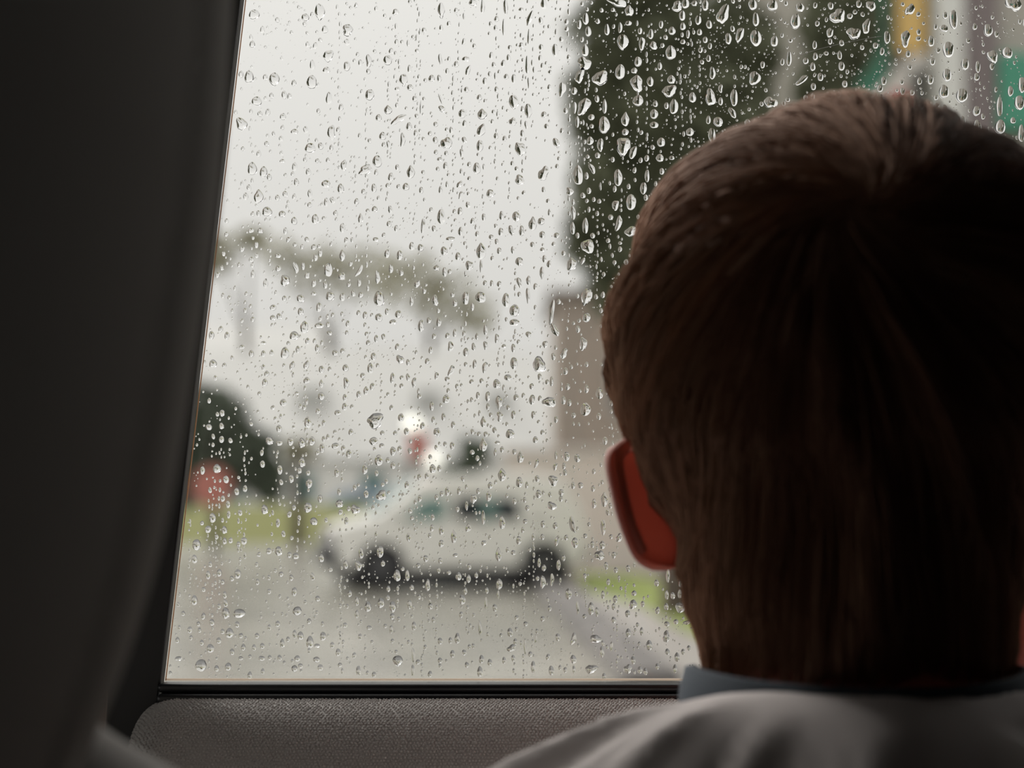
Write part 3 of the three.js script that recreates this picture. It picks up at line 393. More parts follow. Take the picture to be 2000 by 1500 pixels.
  [340, 750, 4, [[1710,525,50,70],[1365,545,44,70],[1155,500,40,75],[998,612,56,75],[1598,595,62,90],[690,625,40,55],[825,670,40,75],[978,675,38,50],[1490,665,44,80],[335,660,62,72],[222,675,38,68],[405,745,46,60],[1055,775,54,75],[915,740,40,66],[1270,690,40,70],[1710,635,40,60],[488,840,42,56],[1620,870,76,85,'i'],[1500,860,36,62],[1290,840,34,56],[1290,935,60,60],[1415,980,70,72,'i'],[1140,895,40,60],[420,940,34,56],[380,895,36,50],[1045,965,62,80],[706,980,52,76],[300,1045,52,75],[515,1005,36,50],[425,1020,30,60],[935,965,36,46],[265,1135,52,56],[392,1140,44,62],[1090,1072,60,60],[810,1085,34,70],[1345,1070,34,60],[175,1255,64,90],[158,1368,46,66],[545,1225,50,60],[815,1305,54,75],[1150,1360,42,66],[900,1335,38,46],[950,1345,50,50],[740,1305,44,50],[1610,1310,54,90],[1460,1320,40,90],[1440,1420,50,80,'i'],[352,1475,40,60],[495,1480,54,60],[1340,1410,36,70]]],
  [320, 1040, 4.762, [[410,395,46,80],[685,385,64,85],[632,428,42,52],[870,460,38,58],[1185,420,40,60],[1090,388,46,50],[545,460,36,50],[283,630,60,90],[565,580,36,66],[575,750,66,110],[702,757,115,90,'h',-12],[1240,730,80,85],[1213,550,50,85],[1430,615,46,54],[680,855,44,58],[1058,850,44,58],[610,935,74,95],[240,905,44,66],[545,920,36,50],[1270,960,60,75],[1215,945,36,80],[715,960,42,50],[865,960,40,54],[432,1078,66,85],[510,1005,44,60],[1358,1020,70,110],[1350,1100,30,60],[1100,1030,42,85],[738,1068,40,66],[915,1055,44,54],[1425,1055,60,40,'h'],[634,1110,44,60],[1620,1115,48,70],[345,1235,110,110],[597,1248,60,75],[135,1175,70,46,'h'],[1240,1172,56,56],[1420,1182,64,54],[1455,1255,50,60],[1480,965,60,80],[1350,825,42,52],[1475,850,30,50],[715,1170,44,40],[910,1170,60,46],[320,850,36,46],[1215,1265,60,60],[1270,1240,46,46]]],
  [680, 1040, 4.762, [[455,400,66,110],[1030,410,50,70],[1120,430,40,80],[550,400,40,110],[740,490,46,110],[183,690,62,95],[305,655,66,95],[413,690,64,100],[1060,625,60,90],[570,670,44,90],[660,600,34,50],[1290,540,34,60],[1405,480,60,100],[1090,545,36,66],[80,640,36,90],[765,685,44,60],[410,780,44,60],[470,805,32,44],[80,760,36,80],[1050,765,36,60],[612,870,44,80],[1280,660,24,130,'s'],[1395,580,22,90,'s'],[1225,890,34,140,'s'],[1015,985,50,100],[855,1010,44,66],[1505,930,54,85],[1565,900,32,44],[1650,850,46,44],[1520,1075,90,60,'i',-20],[1645,1060,28,150,'s'],[1745,990,20,90,'s'],[970,1130,44,75],[1240,1180,46,80],[1225,1295,54,95],[460,1195,100,100,'d'],[605,1140,30,140,'s'],[195,885,50,40],[95,1285,46,90],[1720,1250,44,110],[1890,1285,54,90],[950,1005,36,60],[345,870,34,42],[110,970,36,60],[400,900,34,80],[600,1280,30,110,'s'],[1810,460,50,120,'s'],[1895,440,36,120,'s'],[1535,1170,36,66],[855,1190,44,50],[1450,1190,36,66],[1950,975,48,70]]],
  [1020, 1040, 4.762, [[490,95,60,100],[745,115,60,75],[430,570,60,110],[480,160,30,60],[780,310,40,75],[870,350,44,52],[985,335,44,66],[900,50,60,80,'i',30],[825,40,40,46],[800,460,36,60],[750,580,36,75],[865,620,46,75],[1040,565,52,50],[1030,670,70,90,'i'],[980,755,52,66],[850,690,36,66],[640,710,60,120],[695,740,36,90],[515,700,30,130,'s'],[1120,665,36,60],[850,815,48,60],[1340,690,44,66],[1475,695,90,110,'i'],[1555,700,44,66],[1345,850,54,46],[1430,830,48,46],[1535,835,36,90,'s',80],[1340,970,70,100,'i'],[985,935,54,80],[680,990,100,80,'i'],[475,990,50,120,'s',20],[330,975,44,66],[1180,1050,60,100],[1110,920,36,80],[1440,1160,50,90],[1630,1080,44,66],[1665,1140,44,90],[1550,1075,36,54],[1495,1110,40,54],[1350,1110,46,60],[1030,1190,48,75],[640,1270,110,80,'i'],[980,1270,80,80,'i'],[1095,1280,50,70],[475,1180,60,80],[740,1110,44,110],[480,1275,30,80],[1420,1270,40,90],[830,1060,30,100,'s'],[1250,470,46,66],[1355,400,36,130],[1480,470,50,80],[1465,570,36,90],[1345,580,36,90]]],
  [1000, 0, 4, [[915,85,66,85,'i',20],[820,15,150,70,'i',20],[575,145,50,90],[525,190,36,75],[595,245,50,80],[742,230,40,90],[845,215,30,90,'s'],[670,165,36,44],[920,250,60,76],[910,180,50,40],[1000,240,36,54],[1085,265,40,80],[1165,190,36,60],[865,330,90,130,'d'],[1015,340,46,110,'s'],[1105,355,60,60,'i',30],[1240,410,80,115],[570,390,56,100],[565,495,110,95,'i'],[530,590,66,115,'i',15],[690,610,115,120,'i'],[845,560,76,120],[985,480,60,76],[975,650,100,120,'i'],[1080,635,50,80],[1245,620,60,70],[1230,710,115,90,'i'],[1550,760,86,120,'i'],[1410,760,56,80],[1650,110,90,150,'i',10],[1735,760,60,130],[1905,295,86,130],[1880,35,66,90],[1905,150,50,110],[1895,610,80,120,'i'],[1780,270,60,120,'s',20],[1690,300,50,90],[1290,50,80,80,'i'],[1355,25,60,80],[1330,120,50,80],[1335,205,46,60],[1455,155,46,76],[1425,25,46,44],[1510,40,50,90],[1540,190,46,70],[1375,265,30,66],[1465,250,40,54],[1510,310,40,50],[1250,240,54,66],[1335,325,40,40],[1200,290,36,40],[560,830,90,140,'i',20],[490,840,30,90,'s'],[725,830,34,110],[720,975,90,130],[885,930,66,110,'t'],[985,785,80,90],[1110,890,60,80],[1265,830,66,120],[1110,975,70,50],[620,915,50,50],[610,1100,56,66],[690,1130,50,100,'s'],[870,1140,120,130,'i'],[945,1190,56,100,'s',25],[1165,1110,64,70],[1390,1030,60,66],[1610,950,76,76],[1565,1060,54,130,'s'],[1720,880,50,90,'s',-30],[1535,935,36,66],[1630,790,36,66],[1630,690,36,66,'s'],[885,1030,54,54],[510,950,34,90],[1840,960,50,60],[485,710,50,60],[955,550,50,46],[1155,515,36,60],[1565,570,46,100,'s']]],
  [1060, 300, 6.25, [[430,260,120,240],[600,180,60,140,'s',-25],[535,270,50,90],[920,290,100,210],[1580,320,140,180,'i'],[1080,590,125,190],[1230,420,80,150],[1275,270,60,150],[1430,50,90,100],[1270,55,60,80],[1400,510,70,110],[1455,215,60,80],[890,630,80,130,'s',20],[330,460,100,90,'i'],[705,400,30,100,'s'],[880,430,46,80],[370,720,60,170,'s'],[520,880,70,200],[365,910,60,150],[550,1130,180,150,'i'],[350,1350,110,170,'i'],[925,850,70,200,'s',15],[830,775,66,66],[1075,950,130,130,'i'],[610,1000,60,70],[1280,660,70,120],[690,580,50,60],[490,510,66,70],[370,590,40,80],[565,680,40,70],[170,1000,70,80],[540,575,44,54],[945,1090,48,44],[945,1165,50,70],[850,1240,36,60],[715,1290,34,70],[510,1380,34,70],[490,1310,40,100,'s',30],[670,20,70,70],[1085,30,80,100],[550,35,50,50],[1050,400,46,70],[1380,365,40,66],[1575,50,70,50],[1835,30,70,80],[745,1470,44,60],[820,1130,36,70],[1165,770,40,60]]],
  [1500, 0, 4, [[35,40,80,90],[250,55,66,70],[140,25,30,44],[215,165,80,120],[490,45,46,60],[545,125,110,120,'i',20],[710,30,46,60],[805,45,76,76,'i'],[640,125,46,46],[770,205,60,115,'s',15],[670,260,100,100,'i'],[485,255,50,80,'s',20],[50,320,56,90],[175,315,36,36],[930,290,50,100],[575,335,40,50],[735,370,36,40],[840,355,44,50],[365,350,36,66],[165,455,40,120],[370,440,40,60],[295,475,44,54],[560,430,36,70],[455,415,36,36],[350,520,44,66],[575,515,50,70],[410,600,46,66],[265,625,50,110,'s',55],[600,655,46,54],[620,560,30,40],[355,675,40,60],[1110,75,70,90,'i',25],[1175,110,36,40],[1375,220,66,56],[1450,150,64,150],[1385,120,40,60],[1075,300,70,130,'i',15],[1275,320,46,90],[1175,300,40,40],[1095,420,40,54],[1410,385,84,130],[1285,480,44,60],[1400,585,66,105],[1270,620,46,80],[1375,715,76,110],[1515,745,90,115],[1720,235,70,100],[1870,410,80,90],[1755,440,80,100,'i'],[1540,500,64,90],[1640,520,40,90],[1920,30,120,110,'i'],[1785,265,34,50],[1895,710,46,80],[1810,830,50,150],[1965,800,80,110],[1630,600,46,60],[1520,960,50,110],[1635,1000,70,130],[1815,990,84,110],[1380,850,44,70],[1375,920,34,40],[1195,830,50,46],[870,775,90,90],[910,850,66,80,'i'],[690,765,30,50],[775,765,36,60],[1025,870,36,50],[905,630,40,70],[875,690,46,60],[1045,640,30,40],[1120,855,40,40],[1915,940,44,50],[1985,660,60,120],[1980,1040,50,140],[1630,865,60,80],[350,755,34,60],[20,800,100,90,'i'],[200,860,100,80,'i'],[125,875,40,50]]],
];
{
  const water = new THREE.MeshPhysicalMaterial({ color: 0xffffff, roughness: 0, transmission: 1, thickness: 0.001, ior: 1.33 });
  const K = GLASS / F, drops = [];
  for (const [ox, oy, s, list] of tiles) for (const [x, y, w, h, k = 'o', r = 0] of list) drops.push({ x: ox + x / s, y: oy + y / s, w: w / s, h: h / s, k, r });
  // outline radius by angle (0 right, pi/2 up) for each shape
  function outline(k, sd) {
    const a = [0, 1, 2, 3].map((i) => H3(sd, i, 3) * 6.283), q = k === 'i' ? 0.2 : k === 's' ? 0.1 : 0.06;
    return (t) => {
      const c = Math.cos(t), s = Math.sin(t); let r = 1 + q * (0.6 * Math.sin(2 * t + a[0]) + 0.5 * Math.sin(3 * t + a[1]) + 0.3 * Math.sin(5 * t + a[2]));
      let x = c * r, y = s * r;
      if (k === 't') x *= 1 - 0.5 * smooth(-0.1, 1, s); if (k === 'd') x *= 1 - 0.45 * smooth(-0.1, 1, -s);
      if (k === 'h') y = s < 0 ? y * 0.72 : y; if (k === 's') x += 0.5 * q * 3 * Math.sin(s * 2.6 + a[3]);
      if (k === 'o') x *= 1 - 0.1 * s;
      return [x, y];
    };
  }
  // a closed drop: dome outwards (-z), flat side on the glass
  function dome(o, seg, rings, P, N, I, cx0, cy0, z0) {
    const f = outline(o.k, o.sd), c = Math.cos(o.r * Math.PI / 180), s = -Math.sin(o.r * Math.PI / 180), a = o.w / 2 * K, b = o.h / 2 * K, al = o.al, R = Math.sin(al), Hh = Math.min(a, b) * Math.tan(al / 2) * 1.0, base = P.length / 3, row = (k) => base + 1 + (k - 1) * seg;
    const off = [0.06 * a * Math.sin(o.sd), -0.1 * b];            // the belly sags a little
    const put = (rho, t) => { const [ux, uy] = f(t), g = rho; let x = ux * a * g, y = uy * b * g; const sag = 1 - rho * rho; x += off[0] * sag; y += off[1] * sag; return [cx0 + x * c - y * s, cy0 + x * s + y * c, z0 - Hh * (Math.sqrt(1 - (rho * R) ** 2) - Math.cos(al)) / (1 - Math.cos(al))]; };
    P.push(...put(0, 0));
    for (let k = 1; k <= rings; k++) { const rho = Math.sin(k / rings * Math.PI / 2); for (let j = 0; j < seg; j++) P.push(...put(rho, j / seg * 6.28318)); }
    const first = I.length;
    for (let j = 0; j < seg; j++) I.push(base, row(1) + (j + 1) % seg, row(1) + j);
    for (let k = 1; k < rings; k++) for (let j = 0; j < seg; j++) { const p = row(k) + j, q = row(k) + (j + 1) % seg, u = p + seg, v = q + seg; I.push(p, q, u, q, v, u); }
    const nv = P.length / 3 - base, acc = new Float64Array(nv * 3);
    for (let i = first; i < I.length; i += 3) {
      const A = I[i] * 3, B = I[i + 1] * 3, C = I[i + 2] * 3, ux = P[B] - P[A], uy = P[B + 1] - P[A + 1], uz = P[B + 2] - P[A + 2], vx = P[C] - P[A], vy = P[C + 1] - P[A + 1], vz = P[C + 2] - P[A + 2], n = [uy * vz - uz * vy, uz * vx - ux * vz, ux * vy - uy * vx];
      for (const q of [A, B, C]) for (let d = 0; d < 3; d++) acc[q - base * 3 + d] += n[d];
    }
    for (let i = 0; i < nv; i++) { const l = Math.hypot(acc[i * 3], acc[i * 3 + 1], acc[i * 3 + 2]) || 1; N.push(acc[i * 3] / l, acc[i * 3 + 1] / l, acc[i * 3 + 2] / l); }
    const rim = row(rings), bk = P.length / 3; P.push(cx0, cy0, z0); N.push(0, 0, 1);
    for (let j = 0; j < seg; j++) { P.push(P[(rim + j) * 3], P[(rim + j) * 3 + 1], P[(rim + j) * 3 + 2]); N.push(0, 0, 1); }
    for (let j = 0; j < seg; j++) I.push(bk, bk + 1 + j, bk + 1 + (j + 1) % seg);
  }
  const geo = (P, N, I) => { const g = new THREE.BufferGeometry(); g.setAttribute('position', new THREE.Float32BufferAttribute(P, 3)); g.setAttribute('normal', new THREE.Float32BufferAttribute(N, 3)); g.setIndex(I); return g; };
  const onGlass = (x, y) => [(x - 1000) * K, EYE - (y - HZ) * K];
  drops.forEach((d, i) => { d.sd = i + 1; d.al = 0.76 + 0.22 * H3(i, 2, 8); });
  const hiddenBy = (d) => d.x > 1330 && d.y > 330;
  drops.sort((p, q) => q.w * q.h - p.w * p.h);
  { const keep = []; for (const d of drops) if (!keep.some((e) => Math.abs(e.x - d.x) < 0.42 * (e.w + d.w) && Math.abs(e.y - d.y) < 0.42 * (e.h + d.h))) keep.push(d); drops.splice(0, drops.length, ...keep); }
  const shapes = { o: ['rounded', 'oval'], t: ['teardrop', 'pointed-top'], d: ['wedge', 'pointed-bottom'], h: ['low', 'dome-shaped'], s: ['thin', 'streak-like'], i: ['uneven', 'angular'] };
  let made = 0; const rest = [];
  for (const d of drops) {
    if (made >= 300) { rest.push(d); continue; }
    made++;
    const P = [], N = [], I = [], [X, Y] = onGlass(d.x, d.y); dome(d, 26, 9, P, N, I, 0, 0, 0);
    const big = d.w * d.h > 420 ? 'large' : 'smaller', [adj, sh] = shapes[d.k];
    const up = d.y > 1230 ? 'just above the sill' : d.y > 1000 ? 'low on the pane' : d.y > 700 ? 'below mid-pane' : d.y > 400 ? 'above mid-pane' : d.y > 180 ? 'high on the pane' : 'at the top of the pane';
    const along = d.x > 1640 ? "over the right of the boy's hair" : d.x > 1380 ? "over the boy's crown" : d.x > 1180 ? "beside the boy's head" : d.x > 1000 ? "a hand's width from the boy's head" : d.x < WLpx(d.y) + 110 ? 'close to the black front frame' : d.x < WLpx(d.y) + 280 ? 'a hand from the front frame' : 'between frame and boy';
    const zone = `${up}, ${along}`;
    const m = single('raindrop', geo(P, N, I), water, `${big} ${sh} raindrop ${zone}`, 'raindrop', [X, Y, DZ - 0.00025], `${big} ${sh} raindrops ${zone}`);
  }
  // the many small ones: scattered drops, beads left in columns by trickles, and fine mist
  const P = [], N = [], I = [], taken = new Map(), key = (x, y) => Math.floor(x / 24) + ',' + Math.floor(y / 24);
  const note = (d) => { const k = key(d.x, d.y); if (!taken.has(k)) taken.set(k, []); taken.get(k).push(d); };
  drops.forEach(note);
  const free = (x, y, r) => { for (let i = -1; i <= 1; i++) for (let j = -1; j <= 1; j++) for (const d of taken.get(key(x + i * 24, y + j * 24)) ?? []) if (Math.abs(d.x - x) < d.w / 2 + r && Math.abs(d.y - y) < d.h / 2 + r * 1.3) return false; return true; };
  const small = (x, y, w, h, k = 'o', r = 0) => { if (x < WLpx(y) + 4 || y > 1322 || y < -760 || x > 3120 || !free(x, y, w / 2)) return; const d = { x, y, w, h, k, r, sd: (small.n = (small.n ?? 900) + 1), al: rr(0.72, 0.96) }; note(d); rest.push(d); };
  const spot = () => rnd() < 0.8 ? [rr(310, 1420), rr(-40, 1322)] : [rr(1380, 2050), rr(-40, 420)];
  for (let n = 0; n < 1500; n++) { const [x, y] = spot(), w = rr(5, 9.5); small(x, y, w, w * rr(1.1, 1.7), rnd() < 0.12 ? 's' : 'o', rr(-8, 8)); }
  for (let n = 0; n < 3600; n++) { const [x, y] = spot(), w = rr(2.6, 5); small(x, y, w, w * rr(1.0, 1.6)); }
  for (let c = 0; c < 110; c++) { const x0 = rr(330, 1400), y0 = rr(-100, 1150), y1 = y0 + rr(80, 400); let y = y0; while (y < y1) { const w = rr(2.2, 5.5); small(x0 + 3 * noise(y * 0.02, c) + rr(-1.5, 1.5), y, w, w * rr(1.2, 2.6)); y += rr(7, 20); } }
  for (let n = 0; n < 9000; n++) { const [x, y] = spot(), m = noise(x * 0.009, y * 0.009, 2) + (x > 1090 && y < 620 ? 0.5 : 0) + (y > 900 ? 0.2 : 0); if (m < rr(-0.3, 0.7)) continue; const w = rr(1.3, 2.7); small(x, y, w, w * rr(1, 1.4)); }
  // the rest of the pane, behind the boy and past the picture
  for (let n = 0; n < 5200; n++) { const x = rr(330, 3110), y = rr(-750, 1322); if (y > -40 && (x < 1400 || (x < 2060 && y < 400))) continue; const k = rnd(), w = k < 0.16 ? rr(9, 20) : k < 0.5 ? rr(5, 9) : rr(2.4, 5); small(x, y, w, w * rr(1.05, 1.8), rnd() < 0.15 ? 's' : rnd() < 0.2 ? 't' : 'o', rr(-10, 10)); }
  for (const d of rest) { const [X, Y] = onGlass(d.x, d.y); if (d.w > 7) dome(d, 16, 6, P, N, I, X, Y, DZ - 0.00025); else if (d.w > 3) dome(d, 10, 4, P, N, I, X, Y, DZ - 0.00025); else dome(d, 7, 2, P, N, I, X, Y, DZ - 0.00025); }
  single('small_raindrops', geo(P, N, I), water, 'countless small rain droplets and fine mist beading on the window glass', 'raindrops', [0, 0, 0], null, 'stuff');
  console.log('drops', drops.length, rest.length, I.length / 3);
}
function WLpx(y) { return 478 - 0.1176 * y; }

// ---------------------------------------------------------------- the street outside
const O = {
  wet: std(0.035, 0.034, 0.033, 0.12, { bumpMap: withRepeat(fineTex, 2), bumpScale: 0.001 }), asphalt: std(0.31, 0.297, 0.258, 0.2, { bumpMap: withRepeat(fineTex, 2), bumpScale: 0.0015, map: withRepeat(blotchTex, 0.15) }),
  lawn: std(0.125, 0.13, 0.024, 0.9), verge: std(0.16, 0.2, 0.035, 0.9), kerb: std(0.13, 0.12, 0.115, 0.6), path: std(0.3, 0.28, 0.26, 0.45),
  bark: std(0.09, 0.07, 0.055, 0.9), leafDark: std(0.16, 0.172, 0.105, 0.7), leafOlive: std(0.36, 0.345, 0.25, 0.8), leafGreen: std(0.09, 0.115, 0.08, 0.7),
  white: std(0.85, 0.84, 0.8, 0.35, { clearcoat: 0.5 }), glassDark: std(0.02, 0.03, 0.035, 0.08), tyre: std(0.012, 0.012, 0.013, 0.8), hub: std(0.06, 0.06, 0.065, 0.4), bumper: std(0.02, 0.02, 0.025, 0.5),
  blue: std(0.3, 0.36, 0.46, 0.35), tint: std(0.1, 0.2, 0.19, 0.1), tealPane: std(0.16, 0.27, 0.25, 0.15), pale: std(0.82, 0.81, 0.78, 0.7), roof: std(0.62, 0.615, 0.6, 0.5), greyRoof: std(0.5, 0.5, 0.49, 0.6),
};
{
  const g = new THREE.PlaneGeometry(400, 400).rotateX(-Math.PI / 2); const uv = g.attributes.uv; for (let i = 0; i < uv.count; i++) uv.setXY(i, uv.getX(i) * 400, uv.getY(i) * 400);
  single('ground', g, O.asphalt, 'wet grey asphalt road outside the car', 'road', [0, 0, -150], null, 'structure');
  single('added_dark_lane', new THREE.BoxGeometry(160, 0.012, 7.6).translate(0, 0.006, 0), O.wet, 'added dark wet lane beside the car, out of view, darkening the raindrops', 'road', [0, 0, -4.75], null, 'structure');  // out-of-view dark surface added so the drops refract dark arcs
  const gp = (l) => l.map(([a, b]) => onGround(a, b));
  { const x0 = -32, x1 = at(700, 0, 43).x, w = prism([[39, 0], [46, 0.9], [47.5, 0.9], [48, 0]], x1 - x0).rotateY(Math.PI / 2).translate((x0 + x1) / 2, 0, 0); single('lawn', w, O.lawn, 'yellow green grassy bank across the road behind the white car', 'lawn'); }
  single('grass_verge', slab(gp([[1130, 1128], [1250, 1132], [1430, 1190], [1600, 1330], [1440, 1290], [1330, 1240], [1250, 1190], [1150, 1165]]), 0, 0.06), O.verge, "green grass verge on the far side of the light grey pavement", 'grass');
  single('kerb', slab(gp([[1040, 1152], [1110, 1152], [1330, 1340], [1220, 1340]]), 0, 0.09), O.kerb, 'dark stone kerb running along the pavement from the white car', 'kerb');
  single('pavement', slab(gp([[1110, 1152], [1150, 1165], [1250, 1190], [1330, 1240], [1440, 1290], [1600, 1330], [1600, 1420], [1420, 1420], [1330, 1340]]), 0, 0.05), O.path, 'light grey pavement between the kerb and the grass verge', 'pavement');
}
// trees: trunk, branches and a mass of leaves
function tree(name, label, cat, x, z, trunkH, trunkR, crowns, leaf, size, bark = O.bark, group) {
  const t = thing(name, label, cat, [x, 0.05, z], group);
  if (trunkH > 0) part('trunk', new THREE.CylinderGeometry(trunkR * 0.6, trunkR, trunkH, 9).translate(0, trunkH / 2, 0), bark, t);
  const P = [], N = [], I = [];
  for (const [cx0, cy, cz0, rx, ry, rz, n] of crowns) {
    if (trunkH > 0) { const c = V(cx0, cy, cz0), s = V(0, Math.min(trunkH * 0.95, cy), 0), l = c.distanceTo(s); if (l > 0.05) { const b = new THREE.CylinderGeometry(trunkR * 0.15, trunkR * 0.4, l, 6).translate(0, l / 2, 0).applyQuaternion(new THREE.Quaternion().setFromUnitVectors(V(0, 1, 0), c.clone().sub(s).normalize())).translate(s.x, s.y, s.z); part('branch', b, bark, t); } }
    for (let k = 0; k < n; k++) {
      const u = V(rr(-1, 1), rr(-1, 1), rr(-1, 1)); if (u.lengthSq() > 1) { k--; continue; } u.multiplyScalar(0.75 + 0.25 * noise(u.x * 2 + cx0, u.y * 2, u.z * 2 + cy));
      const c = V(cx0 + u.x * rx, cy + u.y * ry, cz0 + u.z * rz), a = V(rr(-1, 1), rr(-1, 1), rr(-1, 1)).normalize(), b = V(rr(-1, 1), rr(-1, 1), rr(-1, 1)).cross(a).normalize(), w = size * rr(0.6, 1.2), nn = a.clone().cross(b), o = P.length / 3;
      for (const [i, j] of [[-1, 0], [0, -0.5], [1, 0], [0, 0.5]]) { P.push(c.x + (a.x * i + b.x * j) * w, c.y + (a.y * i + b.y * j) * w, c.z + (a.z * i + b.z * j) * w); N.push(nn.x, nn.y, nn.z); }
      I.push(o, o + 1, o + 2, o, o + 2, o + 3);
    }
  }
  const g = new THREE.BufferGeometry(); g.setAttribute('position', new THREE.Float32BufferAttribute(P, 3)); g.setAttribute('normal', new THREE.Float32BufferAttribute(N, 3)); g.setIndex(I);
  part('foliage', g, leaf, t).userData.kind = 'stuff'; return t;
}
// crown given by where it stands: [px, py, half width px, half height px, leaves]
const crown = (d, x, list, depth = 0.8) => list.map(([px, py, rx, ry, n, dz = 0]) => { const p = at(px, py, d), k = d / F; return [p.x - x, p.y, dz, rx * k, ry * k, Math.min(rx, ry) * k * depth, n]; });
{
  let d = 15, x = at(1330, 0, d).x;
  tree('tree', 'tall dense dark green tree standing in front of the brownish building', 'tree', x, -d, 5.2, 0.2, crown(d, x, [[1240, 60, 150, 190, 2600], [1330, 250, 215, 200, 3800], [1175, 200, 85, 170, 1500], [1200, 420, 120, 180, 2200], [1260, 540, 160, 140, 2200], [1400, 120, 150, 170, 2200], [1300, -160, 240, 200, 2600]]), O.leafDark, 0.09);
  d = 12; x = at(1640, 0, d).x;
  tree('tree', 'narrow dark green tree beside the yellow sign', 'tree', x, -d, 4.3, 0.12, crown(d, x, [[1640, 60, 95, 150, 2200], [1610, 180, 75, 90, 1200], [1650, -120, 110, 120, 1500]]), O.leafDark, 0.075);
  d = 70; x = at(640, 0, d).x;
  tree('tree', 'wide spreading olive grey tree far beyond the pale roofs', 'tree', x, -d, 8.5, 0.2, crown(d, x, [[550, 495, 65, 50, 90], [620, 530, 95, 70, 210], [710, 535, 100, 80, 250]]), O.leafOlive, 0.25);
  d = 66; x = at(840, 0, d).x;
  tree('tree', 'rounded olive tree with a sloping crown beyond the long pale building', 'tree', x, -d, 8, 0.2, crown(d, x, [[800, 550, 95, 80, 230], [870, 585, 85, 75, 200], [930, 620, 55, 55, 110]]), O.leafOlive, 0.25);
  d = 72; x = at(480, 0, d).x;
  tree('tree', 'small thin olive tree beside the wide spreading one', 'tree', x, -d, 9, 0.25, crown(d, x, [[490, 470, 45, 30, 60], [425, 500, 45, 60, 90]]), O.leafOlive, 0.4);
  d = 35; x = at(420, 0, d).x;
  tree('bush', 'large dark green bush at the edge of the lawn', 'bush', x, -d, 1.2, 0.12, crown(d, x, [[420, 830, 85, 100, 1800], [480, 900, 75, 90, 1500], [380, 930, 90, 80, 1200], [520, 945, 50, 60, 600]]), O.leafGreen, 0.13);
  d = 40; x = at(925, 0, d).x;
  tree('bush', 'small round shrub between the white car and the long pale building', 'bush', x, -d, 1.0, 0.08, crown(d, x, [[925, 890, 42, 42, 420], [900, 930, 50, 30, 260]]), O.leafGreen, 0.13);
  d = 36; x = at(582, 0, d).x;
  tree('sapling', 'slim young tree with a bare brown stem on the lawn', 'tree', x, -d, 1.9, 0.16, crown(d, x, [[582, 880, 50, 30, 120]]), O.leafOlive, 0.14);
}
// parked cars
function car(name, label, x, z, turn, paint, scale = 1) {
  const t = thing(name, label, 'car', [x, 0, z]); t.rotation.y = turn; t.scale.setScalar(scale);
  const side = [[-1.62, 0.3], [-1.66, 0.55], [-1.58, 0.8], [-1.1, 0.93], [-0.55, 1.36], [-0.2, 1.45], [0.9, 1.46], [1.35, 1.38], [1.6, 0.95], [1.66, 0.6], [1.6, 0.3], [1.38, 0.27], [1.3, 0.5], [1.08, 0.58], [0.86, 0.5], [0.78, 0.25], [-0.72, 0.25], [-0.8, 0.5], [-1.02, 0.58], [-1.24, 0.5], [-1.32, 0.27]];
  part('body', prism(side, 1.5, 0.06, 3), paint, t);
  const pane = (pts, s, m = O.glassDark) => part('side_window', prism(pts, 0.02), m, t, [0, 0, s * 0.752]);
  for (const s of [1, -1]) { pane([[-0.78, 0.88], [-0.5, 1.14], [-0.2, 1.16], [-0.2, 0.88]], s, O.tealPane); pane([[-0.08, 0.88], [-0.08, 1.16], [0.27, 1.16], [0.27, 0.88]], s); pane([[0.27, 0.88], [0.27, 1.16], [0.45, 1.16], [0.45, 0.88]], s, O.tealPane); pane([[0.45, 0.88], [0.45, 1.16], [0.72, 1.14], [0.78, 0.88]], s); for (const hx of [0.3, 1.0]) part('door_handle', RB(0.14, 0.03, 0.03, 0.01), O.bumper, t, [hx, 0.86, s * 0.765]); part('mirror', RB(0.12, 0.1, 0.14, 0.03), paint, t, [-0.72, 1.0, s * 0.84]); part('headlight', RB(0.16, 0.12, 0.3, 0.03), O.hub, t, [-1.58, 0.7, s * 0.52]); }
  part('windscreen', RB(0.66, 0.02, 1.26, 0.008), O.tint, t, [-0.82, 1.17, 0], [0, 0, 0.66]);
  part('front_bumper', RB(0.2, 0.36, 1.5, 0.06), O.bumper, t, [-1.6, 0.44, 0]); part('rear_bumper', RB(0.1, 0.2, 1.44, 0.04), O.bumper, t, [1.63, 0.42, 0]); part('underbody', RB(2.9, 0.22, 1.4, 0.02), O.bumper, t, [0, 0.17, 0]);  // underbody hung low and near black to give the shadow band beneath the car
  for (const wx of [-1.02, 1.08]) for (const s of [1, -1]) { const w = part('wheel', new THREE.CylinderGeometry(0.3, 0.3, 0.2, 24).rotateX(Math.PI / 2), O.tyre, t, [wx, 0.3, s * 0.66]); part('hubcap', new THREE.CylinderGeometry(0.17, 0.17, 0.02, 16).rotateX(Math.PI / 2), O.hub, w, [0, 0, s * 0.105]); }
  return t;
}
{
  let p = at(880, 0, 20.6); car('car', 'small white hatchback parked on the road in front of the lawn', p.x, p.z, 0.22, O.white, 0.98);
  p = at(700, 0, 51); car('car', 'pale blue car parked far behind the white hatchback', p.x, p.z, 0.05, O.blue, 0.95);
}
